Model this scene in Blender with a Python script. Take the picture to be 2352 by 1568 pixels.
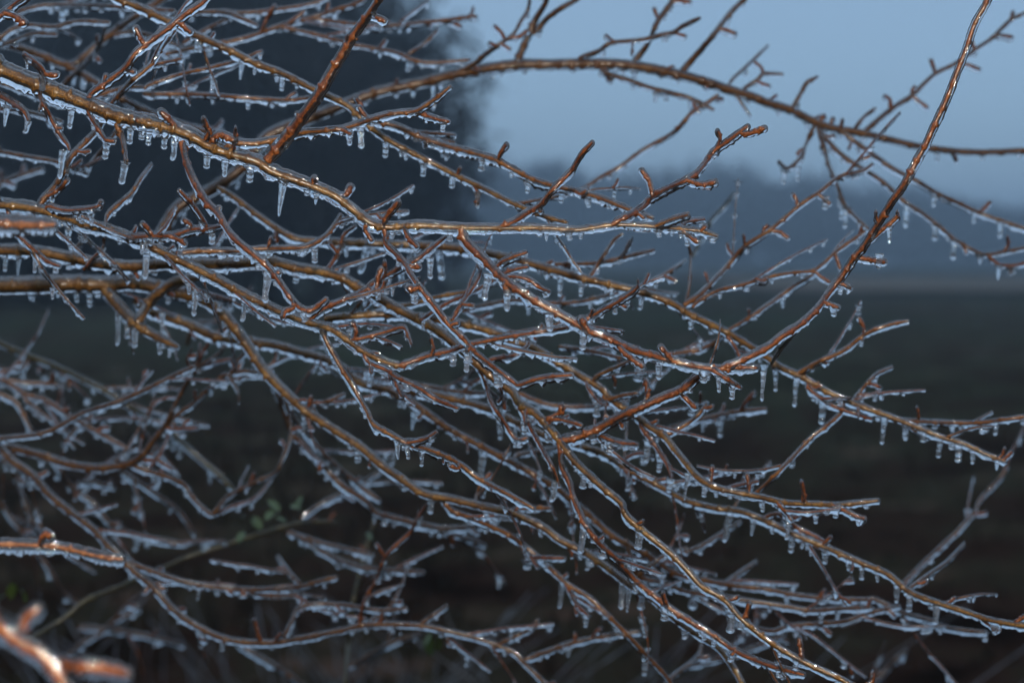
import bpy, math, random
import numpy as np
from mathutils import Vector, noise as mnoise

for o in list(bpy.data.objects):
    bpy.data.objects.remove(o)
sc = bpy.context.scene
col = sc.collection
rng = np.random.default_rng(7)
random.seed(7)

# ------------------------------------------------------------------ camera
PITCH = math.radians(-2.34)
CAMZ = 1.5
FOC, SENS = 45.0, 22.3
cam = bpy.data.cameras.new('camera')
cam.lens = FOC
cam.sensor_width = SENS
cam.clip_start = 0.02
cam.clip_end = 6000
cam.dof.use_dof = True
cam.dof.focus_distance = 0.985
cam.dof.aperture_fstop = 5.6
cam_o = bpy.data.objects.new('camera', cam)
cam_o.location = (0, 0, CAMZ)
cam_o.rotation_euler = (math.pi / 2 + PITCH, 0, 0)
col.objects.link(cam_o)
sc.camera = cam_o

# ------------------------------------------------------------------ dusk sky
world = bpy.data.worlds.new('World')
sc.world = world
world.use_nodes = True
wn, wl = world.node_tree.nodes, world.node_tree.links
wn.clear()
w_out = wn.new('ShaderNodeOutputWorld')
w_bg = wn.new('ShaderNodeBackground')
w_sky = wn.new('ShaderNodeTexSky')
w_sky.sky_type = 'NISHITA'
w_sky.sun_disc = False
SUN_EL, SUN_ROT = math.radians(12), math.radians(205)
w_sky.sun_elevation = SUN_EL
w_sky.sun_rotation = SUN_ROT
w_sky.air_density = 1.0
w_sky.dust_density = 1.0
w_sky.ozone_density = 3.0
w_tint = wn.new('ShaderNodeMix')
w_tint.data_type = 'RGBA'
w_tint.blend_type = 'MULTIPLY'
w_tint.inputs['Factor'].default_value = 1.0
w_tint.inputs['B'].default_value = (0.70, 0.88, 1.12, 1)     # white balance set for the flash: twilight goes blue
w_veil = wn.new('ShaderNodeMix')                             # even cloud veil over the clear sky
w_veil.data_type = 'RGBA'
w_veil.inputs['Factor'].default_value = 0.8
w_veil.inputs['B'].default_value = (2.0, 3.22, 4.85, 1)
wl.new(w_sky.outputs[0], w_tint.inputs['A'])
w_grey = wn.new('ShaderNodeMix'); w_grey.data_type = 'RGBA'     # the cloud is greyer and lighter overhead
w_grey.inputs['A'].default_value = (2.2, 3.28, 4.6, 1)
w_grey.inputs['B'].default_value = (3.1, 3.9, 4.9, 1)
wl.new(w_grey.outputs['Result'], w_veil.inputs['B'])
wl.new(w_tint.outputs['Result'], w_veil.inputs['A'])
wl.new(w_veil.outputs['Result'], w_bg.inputs['Color'])
w_tc = wn.new('ShaderNodeTexCoord')
w_sep = wn.new('ShaderNodeSeparateXYZ')
w_map = wn.new('ShaderNodeMapRange')                         # mist: the veil glows a little more towards the horizon
w_map.interpolation_type = 'SMOOTHSTEP'
w_map.inputs['From Min'].default_value = 0.0
w_map.inputs['From Max'].default_value = 0.28
w_map.inputs['To Min'].default_value = 0.136
w_map.inputs['To Max'].default_value = 0.042
wl.new(w_tc.outputs['Generated'], w_sep.inputs[0])
wl.new(w_sep.outputs['Z'], w_map.inputs['Value'])
w_zen = wn.new('ShaderNodeMath'); w_zen.operation = 'MULTIPLY_ADD'     # cloudy skies brighten towards the zenith
w_cl = wn.new('ShaderNodeMath'); w_cl.operation = 'MAXIMUM'; w_cl.inputs[1].default_value = 0.0
wl.new(w_sep.outputs['Z'], w_cl.inputs[0])
wl.new(w_cl.outputs[0], w_zen.inputs[0]); w_zen.inputs[1].default_value = 0.32
wl.new(w_cl.outputs[0], w_grey.inputs['Factor'])
wl.new(w_map.outputs[0], w_zen.inputs[2])
wl.new(w_zen.outputs[0], w_bg.inputs['Strength'])
wl.new(w_bg.outputs[0], w_out.inputs['Surface'])

# faint, very soft last light of the overcast dusk
sun = bpy.data.lights.new('sun', 'SUN')
sun.energy = 0.08
sun.angle = math.radians(40)
sun.color = (1.0, 0.95, 0.88)
sun_o = bpy.data.objects.new('sun', sun)
sun_o.rotation_euler = (math.radians(90) - SUN_EL, 0, math.pi - SUN_ROT)
col.objects.link(sun_o)

# the pop-up flash that lit the twigs in the photograph
fl = bpy.data.lights.new('camera_flash', 'POINT')
fl.energy = 68.0
fl.shadow_soft_size = 0.022
fl.color = (1.0, 0.90, 0.76)
fl_o = bpy.data.objects.new('camera_flash', fl)
fl_o.location = (0.0, 0.01, CAMZ + 0.085)
col.objects.link(fl_o)

vs = sc.view_settings
vs.view_transform = 'Standard'
vs.look = 'None'
vs.exposure = 0.0
vs.gamma = 1.0
cy = sc.cycles
cy.max_bounces = 14
cy.diffuse_bounces = 2
cy.glossy_bounces = 3
cy.transmission_bounces = 12
cy.transparent_max_bounces = 8
cy.volume_bounces = 0
cy.sample_clamp_indirect = 30.0
cy.use_denoising = True
cy.caustics_refractive = True
cy.caustics_reflective = False
cy.blur_glossy = 0.0

# ------------------------------------------------------------------ helpers
def tag(o, label=None, cat=None, group=None, kind=None):
    if label: o['label'] = label
    if cat: o['category'] = cat
    if group: o['group'] = group
    if kind: o['kind'] = kind
    return o

def mesh_from(name, verts, faces_list):
    """verts Nx3 array; faces_list = list of int arrays (each MxK)"""
    me = bpy.data.meshes.new(name)
    verts = np.asarray(verts, dtype=np.float32)
    me.vertices.add(len(verts))
    me.vertices.foreach_set('co', verts.ravel())
    loops, starts, p = [], [], 0
    for f in faces_list:
        f = np.asarray(f, dtype=np.int32)
        if len(f) == 0:
            continue
        k = f.shape[1]
        loops.append(f.ravel())
        starts.append(np.arange(len(f), dtype=np.int32) * k + p)
        p += f.size
    loops = np.concatenate(loops); starts = np.concatenate(starts)
    me.loops.add(len(loops))
    me.loops.foreach_set('vertex_index', loops)
    me.polygons.add(len(starts))
    me.polygons.foreach_set('loop_start', starts)
    me.update(calc_edges=True)
    me.validate()
    me.polygons.foreach_set('use_smooth', np.ones(len(me.polygons), dtype=bool))
    return me

def obj(name, me, mat, parent=None, loc=(0, 0, 0)):
    o = bpy.data.objects.new(name, me)
    if mat and len(me.materials) == 0:
        me.materials.append(mat)
    col.objects.link(o)
    o.location = loc
    if parent is not None:
        o.parent = parent
    return o

class Acc:
    """collects closed tubes into one mesh"""
    def __init__(self):
        self.v, self.q, self.t, self.n = [], [], [], 0
    def rings(self, R):                       # R: N x M x 3
        N, M = R.shape[:2]
        b = self.n
        self.v.append(R.reshape(-1, 3))
        i = np.arange(N - 1)[:, None] * M; j = np.arange(M)[None, :]; j2 = (j + 1) % M
        self.q.append(np.stack([b + i + j, b + i + j2, b + i + M + j2, b + i + M + j], -1).reshape(-1, 4))
        c0, c1 = R[0].mean(0), R[-1].mean(0)
        self.v.append(np.array([c0, c1]))
        k0 = b + N * M
        jj = np.arange(M); jj2 = (jj + 1) % M
        self.t.append(np.stack([np.full(M, k0), b + jj2, b + jj], -1))
        e = b + (N - 1) * M
        self.t.append(np.stack([np.full(M, k0 + 1), e + jj, e + jj2], -1))
        self.n += N * M + 2
    def quads(self, V, F):
        self.v.append(V); self.q.append(F + self.n); self.n += len(V)
    def tris(self, V, F):
        self.v.append(V); self.t.append(F + self.n); self.n += len(V)
    def mesh(self, name, origin=(0, 0, 0)):
        V = np.concatenate(self.v) - np.asarray(origin)
        fl_ = []
        if self.q: fl_.append(np.concatenate(self.q))
        if self.t: fl_.append(np.concatenate(self.t))
        return mesh_from(name, V, fl_)

# ------------------------------------------------------------------ materials
def new_mat(name):
    m = bpy.data.materials.new(name); m.use_nodes = True
    n, l = m.node_tree.nodes, m.node_tree.links
    return m, n, l, n['Principled BSDF']

def ramp(n, stops):
    r = n.new('ShaderNodeValToRGB')
    e = r.color_ramp.elements
    while len(e) < len(stops): e.new(0.5)
    for k, (p, c) in enumerate(stops):
        e[k].position = p; e[k].color = (*c, 1)
    return r

def bark_mat(name, dark, mid, light, speck, rough=0.42):
    m, n, l, p = new_mat(name)
    tc = n.new('ShaderNodeTexCoord')
    a = n.new('ShaderNodeTexNoise'); a.inputs['Scale'].default_value = 75; a.inputs['Detail'].default_value = 8; a.inputs['Roughness'].default_value = 0.75
    b = n.new('ShaderNodeTexNoise'); b.inputs['Scale'].default_value = 1500; b.inputs['Detail'].default_value = 3
    c = n.new('ShaderNodeTexVoronoi'); c.inputs['Scale'].default_value = 1100
    for t in (a, b, c): l.new(tc.outputs['Object'], t.inputs['Vector'])
    r = ramp(n, [(0.36, dark), (0.5, mid), (0.64, light)])
    l.new(a.outputs['Fac'], r.inputs['Fac'])
    r2 = ramp(n, [(0.0, (1, 1, 1)), (0.16, (0, 0, 0))])
    l.new(c.outputs['Distance'], r2.inputs['Fac'])
    mx = n.new('ShaderNodeMix'); mx.data_type = 'RGBA'
    l.new(r2.outputs['Color'], mx.inputs['Factor'])
    l.new(r.outputs['Color'], mx.inputs['A']); mx.inputs['B'].default_value = (*speck, 1)
    mul = n.new('ShaderNodeMix'); mul.data_type = 'RGBA'; mul.blend_type = 'MULTIPLY'; mul.inputs['Factor'].default_value = 0.85
    r3 = ramp(n, [(0.36, (0.15, 0.15, 0.15)), (0.62, (1.5, 1.5, 1.5))])
    l.new(b.outputs['Fac'], r3.inputs['Fac'])
    l.new(mx.outputs['Result'], mul.inputs['A']); l.new(r3.outputs['Color'], mul.inputs['B'])
    l.new(mul.outputs['Result'], p.inputs['Base Color'])
    p.inputs['Roughness'].default_value = rough
    p.inputs['Specular IOR Level'].default_value = 0.1
    p.inputs['Coat Weight'].default_value = 0.5
    p.inputs['Coat Roughness'].default_value = 0.13
    p.inputs['Coat IOR'].default_value = 1.5
    bp = n.new('ShaderNodeBump'); bp.inputs['Strength'].default_value = 0.6; bp.inputs['Distance'].default_value = 0.0003
    l.new(b.outputs['Fac'], bp.inputs['Height']); l.new(bp.outputs['Normal'], p.inputs['Normal'])
    d = n.new('ShaderNodeTexNoise'); d.inputs['Scale'].default_value = 1500; d.inputs['Detail'].default_value = 2
    l.new(tc.outputs['Object'], d.inputs['Vector'])
    b2 = n.new('ShaderNodeBump'); b2.inputs['Strength'].default_value = 0.4; b2.inputs['Distance'].default_value = 0.0003
    l.new(d.outputs['Fac'], b2.inputs['Height']); l.new(b2.outputs['Normal'], p.inputs['Coat Normal'])
    return m

BARK = {
    'r': bark_mat('bark_red_brown', (0.045, 0.012, 0.004), (0.098, 0.028, 0.008), (0.155, 0.050, 0.013), (0.34, 0.15, 0.06)),
    'm': bark_mat('bark_brown', (0.045, 0.015, 0.004), (0.095, 0.035, 0.009), (0.15, 0.063, 0.016), (0.34, 0.18, 0.07)),
    'g': bark_mat('bark_golden', (0.036, 0.015, 0.004), (0.090, 0.042, 0.011), (0.155, 0.082, 0.022), (0.36, 0.22, 0.09)),
    'b': bark_mat('bark_brown_dimmed', (0.026, 0.010, 0.003), (0.062, 0.025, 0.007), (0.10, 0.046, 0.014), (0.25, 0.14, 0.06)),  # darker copy of the bark: flash falloff on farther boughs put into the colour
    'o': bark_mat('bark_orange_brown', (0.07, 0.026, 0.011), (0.14, 0.056, 0.024), (0.22, 0.10, 0.045), (0.4, 0.24, 0.14)),
    'd': bark_mat('bark_dark_olive', (0.012, 0.010, 0.005), (0.03, 0.026, 0.010), (0.06, 0.05, 0.02), (0.09, 0.08, 0.04)),
}

def ice_mat(name, milky, bscale, bstr):
    m, n, l, p = new_mat(name)
    n.remove(p)
    out = n['Material Output']
    g = n.new('ShaderNodeBsdfGlass'); g.inputs['IOR'].default_value = 1.33
    g.inputs['Roughness'].default_value = 0.0
    g.inputs['Color'].default_value = (0.99, 0.995, 1.0, 1)
    geo = n.new('ShaderNodeNewGeometry')
    nz = n.new('ShaderNodeTexNoise'); nz.inputs['Scale'].default_value = bscale; nz.inputs['Detail'].default_value = 2
    l.new(geo.outputs['Position'], nz.inputs['Vector'])
    bp = n.new('ShaderNodeBump'); bp.inputs['Strength'].default_value = bstr; bp.inputs['Distance'].default_value = 0.0005
    l.new(nz.outputs['Fac'], bp.inputs['Height']); l.new(bp.outputs['Normal'], g.inputs['Normal'])
    # air bubbles frozen in: a little cloudy
    d = n.new('ShaderNodeBsdfDiffuse'); d.inputs['Color'].default_value = (0.80, 0.88, 0.98, 1)
    t = n.new('ShaderNodeBsdfTranslucent'); t.inputs['Color'].default_value = (0.80, 0.88, 0.98, 1)
    a1 = n.new('ShaderNodeMixShader'); a1.inputs['Fac'].default_value = 0.55
    l.new(d.outputs[0], a1.inputs[1]); l.new(t.outputs[0], a1.inputs[2])
    vb = n.new('ShaderNodeTexNoise'); vb.inputs['Scale'].default_value = 260; vb.inputs['Detail'].default_value = 3
    l.new(geo.outputs['Position'], vb.inputs['Vector'])
    mr = n.new('ShaderNodeMapRange'); mr.inputs['From Min'].default_value = 0.35; mr.inputs['From Max'].default_value = 0.7
    mr.inputs['To Min'].default_value = milky * 0.4; mr.inputs['To Max'].default_value = milky * 1.7
    l.new(vb.outputs['Fac'], mr.inputs['Value'])
    mx = n.new('ShaderNodeMixShader')
    l.new(mr.outputs[0], mx.inputs['Fac']); l.new(g.outputs[0], mx.inputs[1]); l.new(a1.outputs[0], mx.inputs[2])
    # wet, faceted outer skin that sparkles in the flash
    gl = n.new('ShaderNodeBsdfGlossy'); gl.inputs['Roughness'].default_value = 0.05
    gl.inputs['Color'].default_value = (0.95, 0.97, 1.0, 1)
    nb = n.new('ShaderNodeTexNoise'); nb.inputs['Scale'].default_value = bscale * 0.55; nb.inputs['Detail'].default_value = 1
    l.new(geo.outputs['Position'], nb.inputs['Vector'])
    b3 = n.new('ShaderNodeBump'); b3.inputs['Strength'].default_value = 0.9; b3.inputs['Distance'].default_value = 0.0008
    l.new(nb.outputs['Fac'], b3.inputs['Height']); l.new(b3.outputs['Normal'], gl.inputs['Normal'])
    fin = n.new('ShaderNodeMixShader'); fin.inputs['Fac'].default_value = 0.04
    l.new(mx.outputs[0], fin.inputs[1]); l.new(gl.outputs[0], fin.inputs[2])
    l.new(fin.outputs[0], out.inputs['Surface'])
    return m
ICE = ice_mat('clear_ice', 0.018, 900, 0.08)
ICE_DRIP = ice_mat('bubbly_ice', 0.05, 1300, 0.5)

def simple(name, c, rough=0.7, c2=None, scale=20.0):
    m, n, l, p = new_mat(name)
    p.inputs['Roughness'].default_value = rough
    p.inputs['Specular IOR Level'].default_value = 0.0 if rough > 0.75 else 0.4
    if c2 is None:
        c2 = tuple(x * 0.6 for x in c)
    a = n.new('ShaderNodeTexNoise'); a.inputs['Scale'].default_value = scale; a.inputs['Detail'].default_value = 4
    tc = n.new('ShaderNodeTexCoord'); l.new(tc.outputs['Object'], a.inputs['Vector'])
    r = ramp(n, [(0.35, c2), (0.65, c)]); l.new(a.outputs['Fac'], r.inputs['Fac'])
    l.new(r.outputs['Color'], p.inputs['Base Color'])
    return m

# ------------------------------------------------------------------ picture measure -> place
KPX = SENS / 2352.0 / FOC
FW = np.array([0, math.cos(PITCH), math.sin(PITCH)])
RT = np.array([1.0, 0, 0])
UPV = np.array([0, -math.sin(PITCH), math.cos(PITCH)])
CAM = np.array([0, 0, CAMZ])
def place(x, y, d):
    x, y, d = np.asarray(x, float), np.asarray(y, float), np.asarray(d, float)
    return CAM + d[..., None] * (FW + ((x - 1176) * KPX)[..., None] * RT + ((784 - y) * KPX)[..., None] * UPV)

def spline(P, step):
    P = np.asarray(P, float)
    if len(P) == 2:
        Q = P
        n = max(3, int(np.hypot(*(P[1] - P[0])) / step) + 1)
        t = np.linspace(0, 1, n)[:, None]
        return P[0] * (1 - t) + P[1] * t
    E = np.vstack([2 * P[0] - P[1], P, 2 * P[-1] - P[-2]])
    out = []
    for i in range(1, len(E) - 2):
        p0, p1, p2, p3 = E[i - 1:i + 3]
        n = max(2, int(np.hypot(*(p2 - p1)) / 2.0))
        t = np.linspace(0, 1, n, endpoint=False)[:, None]
        a = 2 * p1; b = p2 - p0; c = 2 * p0 - 5 * p1 + 4 * p2 - p3; d = -p0 + 3 * p1 - 3 * p2 + p3
        out.append(0.5 * (a + b * t + c * t * t + d * t ** 3))
    out.append(P[-1:])
    C = np.vstack(out)
    s = np.concatenate([[0], np.cumsum(np.hypot(*np.diff(C, axis=0).T))])
    n = max(4, int(s[-1] / step) + 1)
    u = np.linspace(0, s[-1], n)
    return np.stack([np.interp(u, s, C[:, 0]), np.interp(u, s, C[:, 1])], 1)

def n1(n, period, seed):
    """smooth 1-D noise, values about -1..1"""
    r = np.random.default_rng(seed)
    k = int(n / period) + 4
    v = r.uniform(-1, 1, k)
    u = np.arange(n) / period
    i = u.astype(int); f = u - i; f = f * f * (3 - 2 * f)
    return v[i] * (1 - f) + v[i + 1] * f

def frames(C):
    T = np.gradient(C, axis=0)
    T /= np.linalg.norm(T, axis=1)[:, None] + 1e-12
    U = np.zeros_like(T); prev = None; H = np.zeros(len(T))
    up = np.array([0, 0, 1.0])
    for i, t in enumerate(T):
        u = up - t * t[2]
        H[i] = np.linalg.norm(u)
        if prev is not None:
            pv = prev - t * (prev @ t)
            u = u + 0.25 * pv
        else:
            u = u + 1e-3 * (FW - t * (FW @ t))
        u /= np.linalg.norm(u) + 1e-12
        U[i] = u; prev = u
    S = np.cross(T, U)
    return T, U, S, H

# ------------------------------------------------------------------ limbs with their ice
STEP = 3.0
BF = 0.84
LIMBS = {}          # id -> dict(P2, D, R, C(3d), part object, thing)
ALL = []            # limbs that may carry icicles

def limb_path(P, d0, d1, seed, wob=1.0):
    P2 = spline(P, STEP)
    n = len(P2)
    t = np.linspace(0, 1, n)
    L = n * STEP
    D = d0 + (d1 - d0) * (t ** 1.15)
    amp = min(0.022, 0.00004 * L) * wob
    w = n1(n, max(8, n / 4.0), seed) * amp
    D = D + (w - w[0]) * np.minimum(1, t * 4)
    return P2, D

def bark_rings(C, Rm, seed, M=8, node=14):
    T, U, S, H = frames(C)
    n = len(C)
    nodeamp = float(np.clip(0.0015 / Rm.mean(), 0.12, 1.0))
    r = Rm * (1 + nodeamp * (0.07 * n1(n, 5, seed) + 0.05 * n1(n, 1.9, seed + 1)))
    rr = np.random.default_rng(seed + 5)
    buds = []
    k = int(rr.integers(4, 12))
    while k < n - 2:                                  # swollen nodes where buds sit
        a = np.arange(n)
        r = r * (1 + rr.uniform(0.10, 0.30) * nodeamp * np.exp(-((a - k) / 1.6) ** 2))
        buds.append((k, rr.uniform(0, 6.28), rr.uniform(0.35, 1.0) * nodeamp))
        k += int(rr.integers(node * 0.6, node * 1.5))
    th = np.linspace(0, 2 * math.pi, M, endpoint=False)
    rth = np.repeat(r[:, None], M, 1)
    for (k, t0, am) in buds:
        rth = rth * (1 + am * np.exp(-((np.arange(n) - k) / 1.3) ** 2)[:, None] * np.clip(np.cos(th - t0), 0, 1)[None] ** 3)
    ring = C[:, None] + rth[:, :, None] * (np.cos(th)[None, :, None] * U[:, None] + np.sin(th)[None, :, None] * S[:, None])
    # blunt rounded tip
    tip = C[-1] + T[-1] * r[-1] * 0.75
    last = (ring[-1] - C[-1]) * 0.62 + C[-1] + T[-1] * r[-1] * 0.5
    ring = np.concatenate([ring, last[None], ((ring[-1] - C[-1]) * 0.2 + tip)[None]])
    return ring

def ice_rings(C, rp, D, seed, fringe=1.0, M=12, thick=1.0, base_taper=True):
    """rp = traced half-width in picture units; thicker below than above, lumpy fringe underneath"""
    T, U, S, H = frames(C)
    n = len(C)
    k = KPX * D
    f1 = n1(n, 4.5, seed + 11); f2 = n1(n, 2.0, seed + 12); f3 = n1(n, 13, seed + 13)
    top = rp + thick * (2.4 + 0.34 * rp) * (1 + 0.25 * n1(n, 6, seed + 14) + 0.12 * n1(n, 1.6, seed + 15))
    rim = rp + thick * (2.0 + 0.14 * rp) * (1 + 0.25 * n1(n, 5, seed + 16) + 0.15 * n1(n, 1.6, seed + 19))
    lump = np.clip(f1, 0, 1) ** 2
    bot = rp + fringe * (8.0 + 0.34 * rp) * np.clip(0.74 + 0.75 * lump + 0.20 * f2 + 0.25 * f3, 0.2, 2.0)
    h = np.clip(H, 0, 1) ** 1.3
    bot = rim * (1 - h) + bot * h
    top = rim * (1 - h) + top * h
    q = np.ones(n)
    if base_taper:
        q = np.clip((np.arange(n) * STEP) / 14.0, 0, 1) * 0.45 + 0.55
    # cross-section, crown to drip edge: thin ridge over the bark, round bead hanging under it
    ro = np.maximum(bot - rp, 0.5)
    bead = np.maximum(0.66 * ro * h + 0.45 * rp * (1 - h), 0.36 * rp)
    zz = [top, rp + 0.62 * (top - rp), rp * 0.95, rp * 0.5, rp * 0, -0.5 * rp, -0.95 * rp, -rp - 0.30 * ro, -rp - 0.62 * ro, -rp - 0.88 * ro, -bot]
    xx = [0 * rp, 0.34 * rp + 0.4, 0.52 * rp + 0.4, 0.60 * rp, 0.62 * rp, 0.64 * rp, np.maximum(bead, 0.4 * rp), 0.71 * bead, 0.40 * bead, 0.15 * bead, 0 * rp]
    Z_ = np.stack([v * q for v in zz], 1); X_ = np.stack([v * q for v in xx], 1)
    z = np.concatenate([Z_, Z_[:, -2:0:-1]], 1)
    x = np.concatenate([X_, -X_[:, -2:0:-1]], 1)
    M = z.shape[1]
    side = rp * 0.8 + 1.0
    jit = 1 + 0.022 * np.random.default_rng(seed + 17).standard_normal((n, M))
    z = z * jit; x = x * jit
    ring = C[:, None] + (z * k[:, None])[:, :, None] * U[:, None] + (x * k[:, None])[:, :, None] * S[:, None]
    rt = (side[-1] * k[-1])
    caps = [((ring[-1] - C[-1]) * math.cos(q) + C[-1] + T[-1] * rt * 1.5 * math.sin(q))[None] for q in (0.4, 0.8, 1.15, 1.42)]
    return np.concatenate([ring] + caps)

def lerp_list(vals, n):
    return np.interp(np.linspace(0, 1, n), np.linspace(0, 1, len(vals)), vals)

THING = None
SEED = [100]
def thing(name, label, cat, group=None):
    global THING
    e = bpy.data.objects.new(name, None)
    e.empty_display_size = 0.05
    col.objects.link(e)
    tag(e, label, cat, group)
    THING = dict(e=e, base=None)
    return THING

def nearest(lm, x, y):
    d = np.hypot(lm['P2'][:, 0] - x, lm['P2'][:, 1] - y)
    return int(np.argmin(d))

def add_limb(lid, parent, dep, radii, P, tone='', fringe=1.0, auto=0.0, ice=1.0, spurs=0.0, name=None, wob=1.0):
    """one branch part of the current thing: bark mesh + ice_coat sub-part"""
    SEED[0] += 37; seed = SEED[0]
    if parent:
        pl = LIMBS[parent]; i = nearest(pl, *P[0])
        d0 = pl['D'][i]; d1 = d0 + dep[-1]
    else:
        d0, d1 = dep[0], dep[-1]
    # boughs and shoots that leave the frame go on beyond it
    p0 = P[0]; pre = post = 0
    P = list(P)
    if not parent and p0[0] < 0 and not lid.startswith('F'):
        P = [(-1050, 0.2 * p0[1] + 0.8 * 640), (-560, 0.45 * p0[1] + 0.55 * 640), (-240, 0.78 * p0[1] + 0.22 * 640)] + P; pre = 1
    elif not parent and p0[0] < 0:
        P = [(p0[0] * 2 - P[1][0] - 260, p0[1] * 2 - P[1][1] + 30)] + P; pre = 1
    e1, e0 = np.array(P[-1]), np.array(P[-2])
    if e1[0] > 2352 or e1[1] < 0 or e1[1] > 1568:
        v = (e1 - e0) / (np.hypot(*(e1 - e0)) + 1e-6)
        P.append(tuple(e1 + v * 110 + np.array([0, 8.0]))); P.append(tuple(e1 + v * 230 + np.array([0, 26.0]))); post = 1
    P2, D = limb_path(P, d0, d1, seed, wob)
    n = len(P2)
    i0 = int(np.argmin(np.hypot(P2[:, 0] - p0[0], P2[:, 1] - p0[1]))) if pre else 0
    i1 = int(np.argmin(np.hypot(P2[:, 0] - e1[0], P2[:, 1] - e1[1]))) if post else n - 1
    rp = np.concatenate([np.full(i0, radii[0]), lerp_list(radii, i1 - i0 + 1), np.full(n - 1 - i1, radii[-1])])
    if pre: D = D - D[i0] + d0
    rp = rp * np.interp((n - 1 - np.arange(n)) * STEP, [0, 30], [0.74, 1.0])
    C = place(P2[:, 0], P2[:, 1], D)
    base = C[0].copy()
    th = THING
    if th['base'] is None:
        th['base'] = base; th['e'].location = base
    if not tone:
        tone = 'g' if radii[0] > 9.5 else ('m' if radii[0] > 6.4 else 'r')
    A = Acc(); A.rings(bark_rings(C, rp * (0.82 if D.mean() > 1.1 else BF) * KPX * D, seed, M=10 if radii[0] > 8 else 8))
    nm = name or ('limb' if parent is None and not any(l['th'] is th for l in ALL) else 'twig')
    o = obj(nm, A.mesh(nm, base), BARK[tone], th['e'], tuple(base - th['base']))
    if D.mean() > 1.1 and not lid.startswith('F') and ice > 0:
        ice = ice * 0.42; fringe = fringe * 0.68
    lm = dict(id=lid, P2=P2, D=D, rp=rp, C=C, o=o, base=base, th=th, seed=seed, fringe=fringe, tone=tone,
              auto=auto, ice=ice, coat=Acc(), spurs=spurs)
    if ice > 0:
        lm['coat'].rings(ice_rings(C, rp, D, seed, fringe, M=14 if radii[0] > 8 else 12, thick=ice))
    LIMBS[lid] = lm; ALL.append(lm)
    return lm

def add_spur(lid, r, P, dd=None):
    """short stubby fruiting spur: bark mesh of its own, its ice joins the coat of the limb"""
    SEED[0] += 37; seed = SEED[0]
    lm = LIMBS[lid]
    i = nearest(lm, *P[0])
    # root it on the limb itself
    P = [tuple(lm['P2'][i])] + [p for p in P if math.hypot(p[0] - lm['P2'][i][0], p[1] - lm['P2'][i][1]) > 5]
    if len(P) < 2: return
    L = sum(math.hypot(P[k + 1][0] - P[k][0], P[k + 1][1] - P[k][1]) for k in range(len(P) - 1))
    d0 = lm['D'][i]
    if dd is None:
        dd = random.uniform(-0.6, 0.15) * L * KPX
    P2 = spline(P, 2.4); n = len(P2)
    D = d0 + dd * np.linspace(0, 1, n)
    rp = lerp_list([r * 1.05, r * 0.92, r * 1.08], n)
    C = place(P2[:, 0], P2[:, 1], D)
    A = Acc(); A.rings(bark_rings(C, rp * BF * KPX * D, seed, M=8, node=5))
    o = obj('spur', A.mesh('spur', C[0]), BARK['r'], lm['o'], tuple(C[0] - lm['base']))
    if lm['ice'] > 0:
        lm['coat'].rings(ice_rings(C, rp, D, seed, 0.75, M=12, thick=lm['ice'] * 0.8, base_taper=False))

def finish_coats():
    for lm in ALL:
        if lm['coat'].n:
            o = obj('ice_coat', lm['coat'].mesh('ice_coat', lm['base']), ICE, lm['o'])

def icicle_meshes():
    out = []
    for v in range(10):
        r = np.random.default_rng(300 + v)
        N, M = 22, 12
        t = np.linspace(0, 1, N)
        tap = (0.30, 0.55, 0.15, 0.42, 0.65, 0.25, 0.5, 0.38, 0.2, 0.6)[v]
        flare = (0.35, 0.7, 0.2, 0.5, 0.9, 0.3, 0.6, 0.2, 0.8, 0.4)[v]
        bead = (0.0, 0.12, 0.22, 0.05, 0.0, 0.3, 0.15, 0.1, 0.35, 0.2)[v]
        prof = 0.5 * (1.0 - tap * t ** 0.8) * (1 + flare * np.exp(-t * 9)) + 0.5 * bead * np.exp(-((t - 0.88) / 0.09) ** 2)
        prof *= 1 + 0.12 * n1(N, 3, 400 + v) + 0.08 * n1(N, 1.5, 500 + v)
        endr = np.sqrt(np.clip(1 - np.clip((t - 0.88) / 0.12, 0, 1) ** 2, 0.02, 1))
        prof *= endr
        cx = 0.10 * n1(N, 7, 600 + v) * t; cyy = 0.08 * n1(N, 7, 700 + v) * t
        th = np.linspace(0, 2 * math.pi, M, endpoint=False)
        R = np.zeros((N, M, 3))
        jit = 1 + 0.05 * r.standard_normal((N, M))
        R[..., 0] = cx[:, None] + prof[:, None] * np.cos(th) * jit
        R[..., 1] = cyy[:, None] + prof[:, None] * np.sin(th) * jit
        R[..., 2] = -t[:, None]
        A = Acc(); A.rings(R[::-1])
        me = A.mesh('icicle'); me.materials.append(ICE_DRIP)
        out.append(me)
    return out
ICICLES = icicle_meshes()

def hang_icicle(lm, x0, y0, x1, y1, w, i=None):
    if i is None: i = nearest(lm, x0, y0)
    D = lm['D'][i]
    y0 = min(y0, lm['P2'][i][1] + lm['rp'][i] * 1.0 + 3) if y1 > lm['P2'][i][1] + lm['rp'][i] + 8 else y0
    a = place(x0, y0, D); b = place(x1, y1, D)
    v = Vector(b - a)
    o = bpy.data.objects.new('icicle', ICICLES[random.randrange(len(ICICLES))])
    col.objects.link(o)
    o.parent = lm['o']
    o.location = tuple(a - lm['base'])
    o.rotation_mode = 'QUATERNION'
    q = Vector((0, 0, -1)).rotation_difference(v.normalized())
    o.rotation_quaternion = q
    s = w * 1.18 * KPX * D
    o.scale = (s, s, v.length)
    return o

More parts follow.
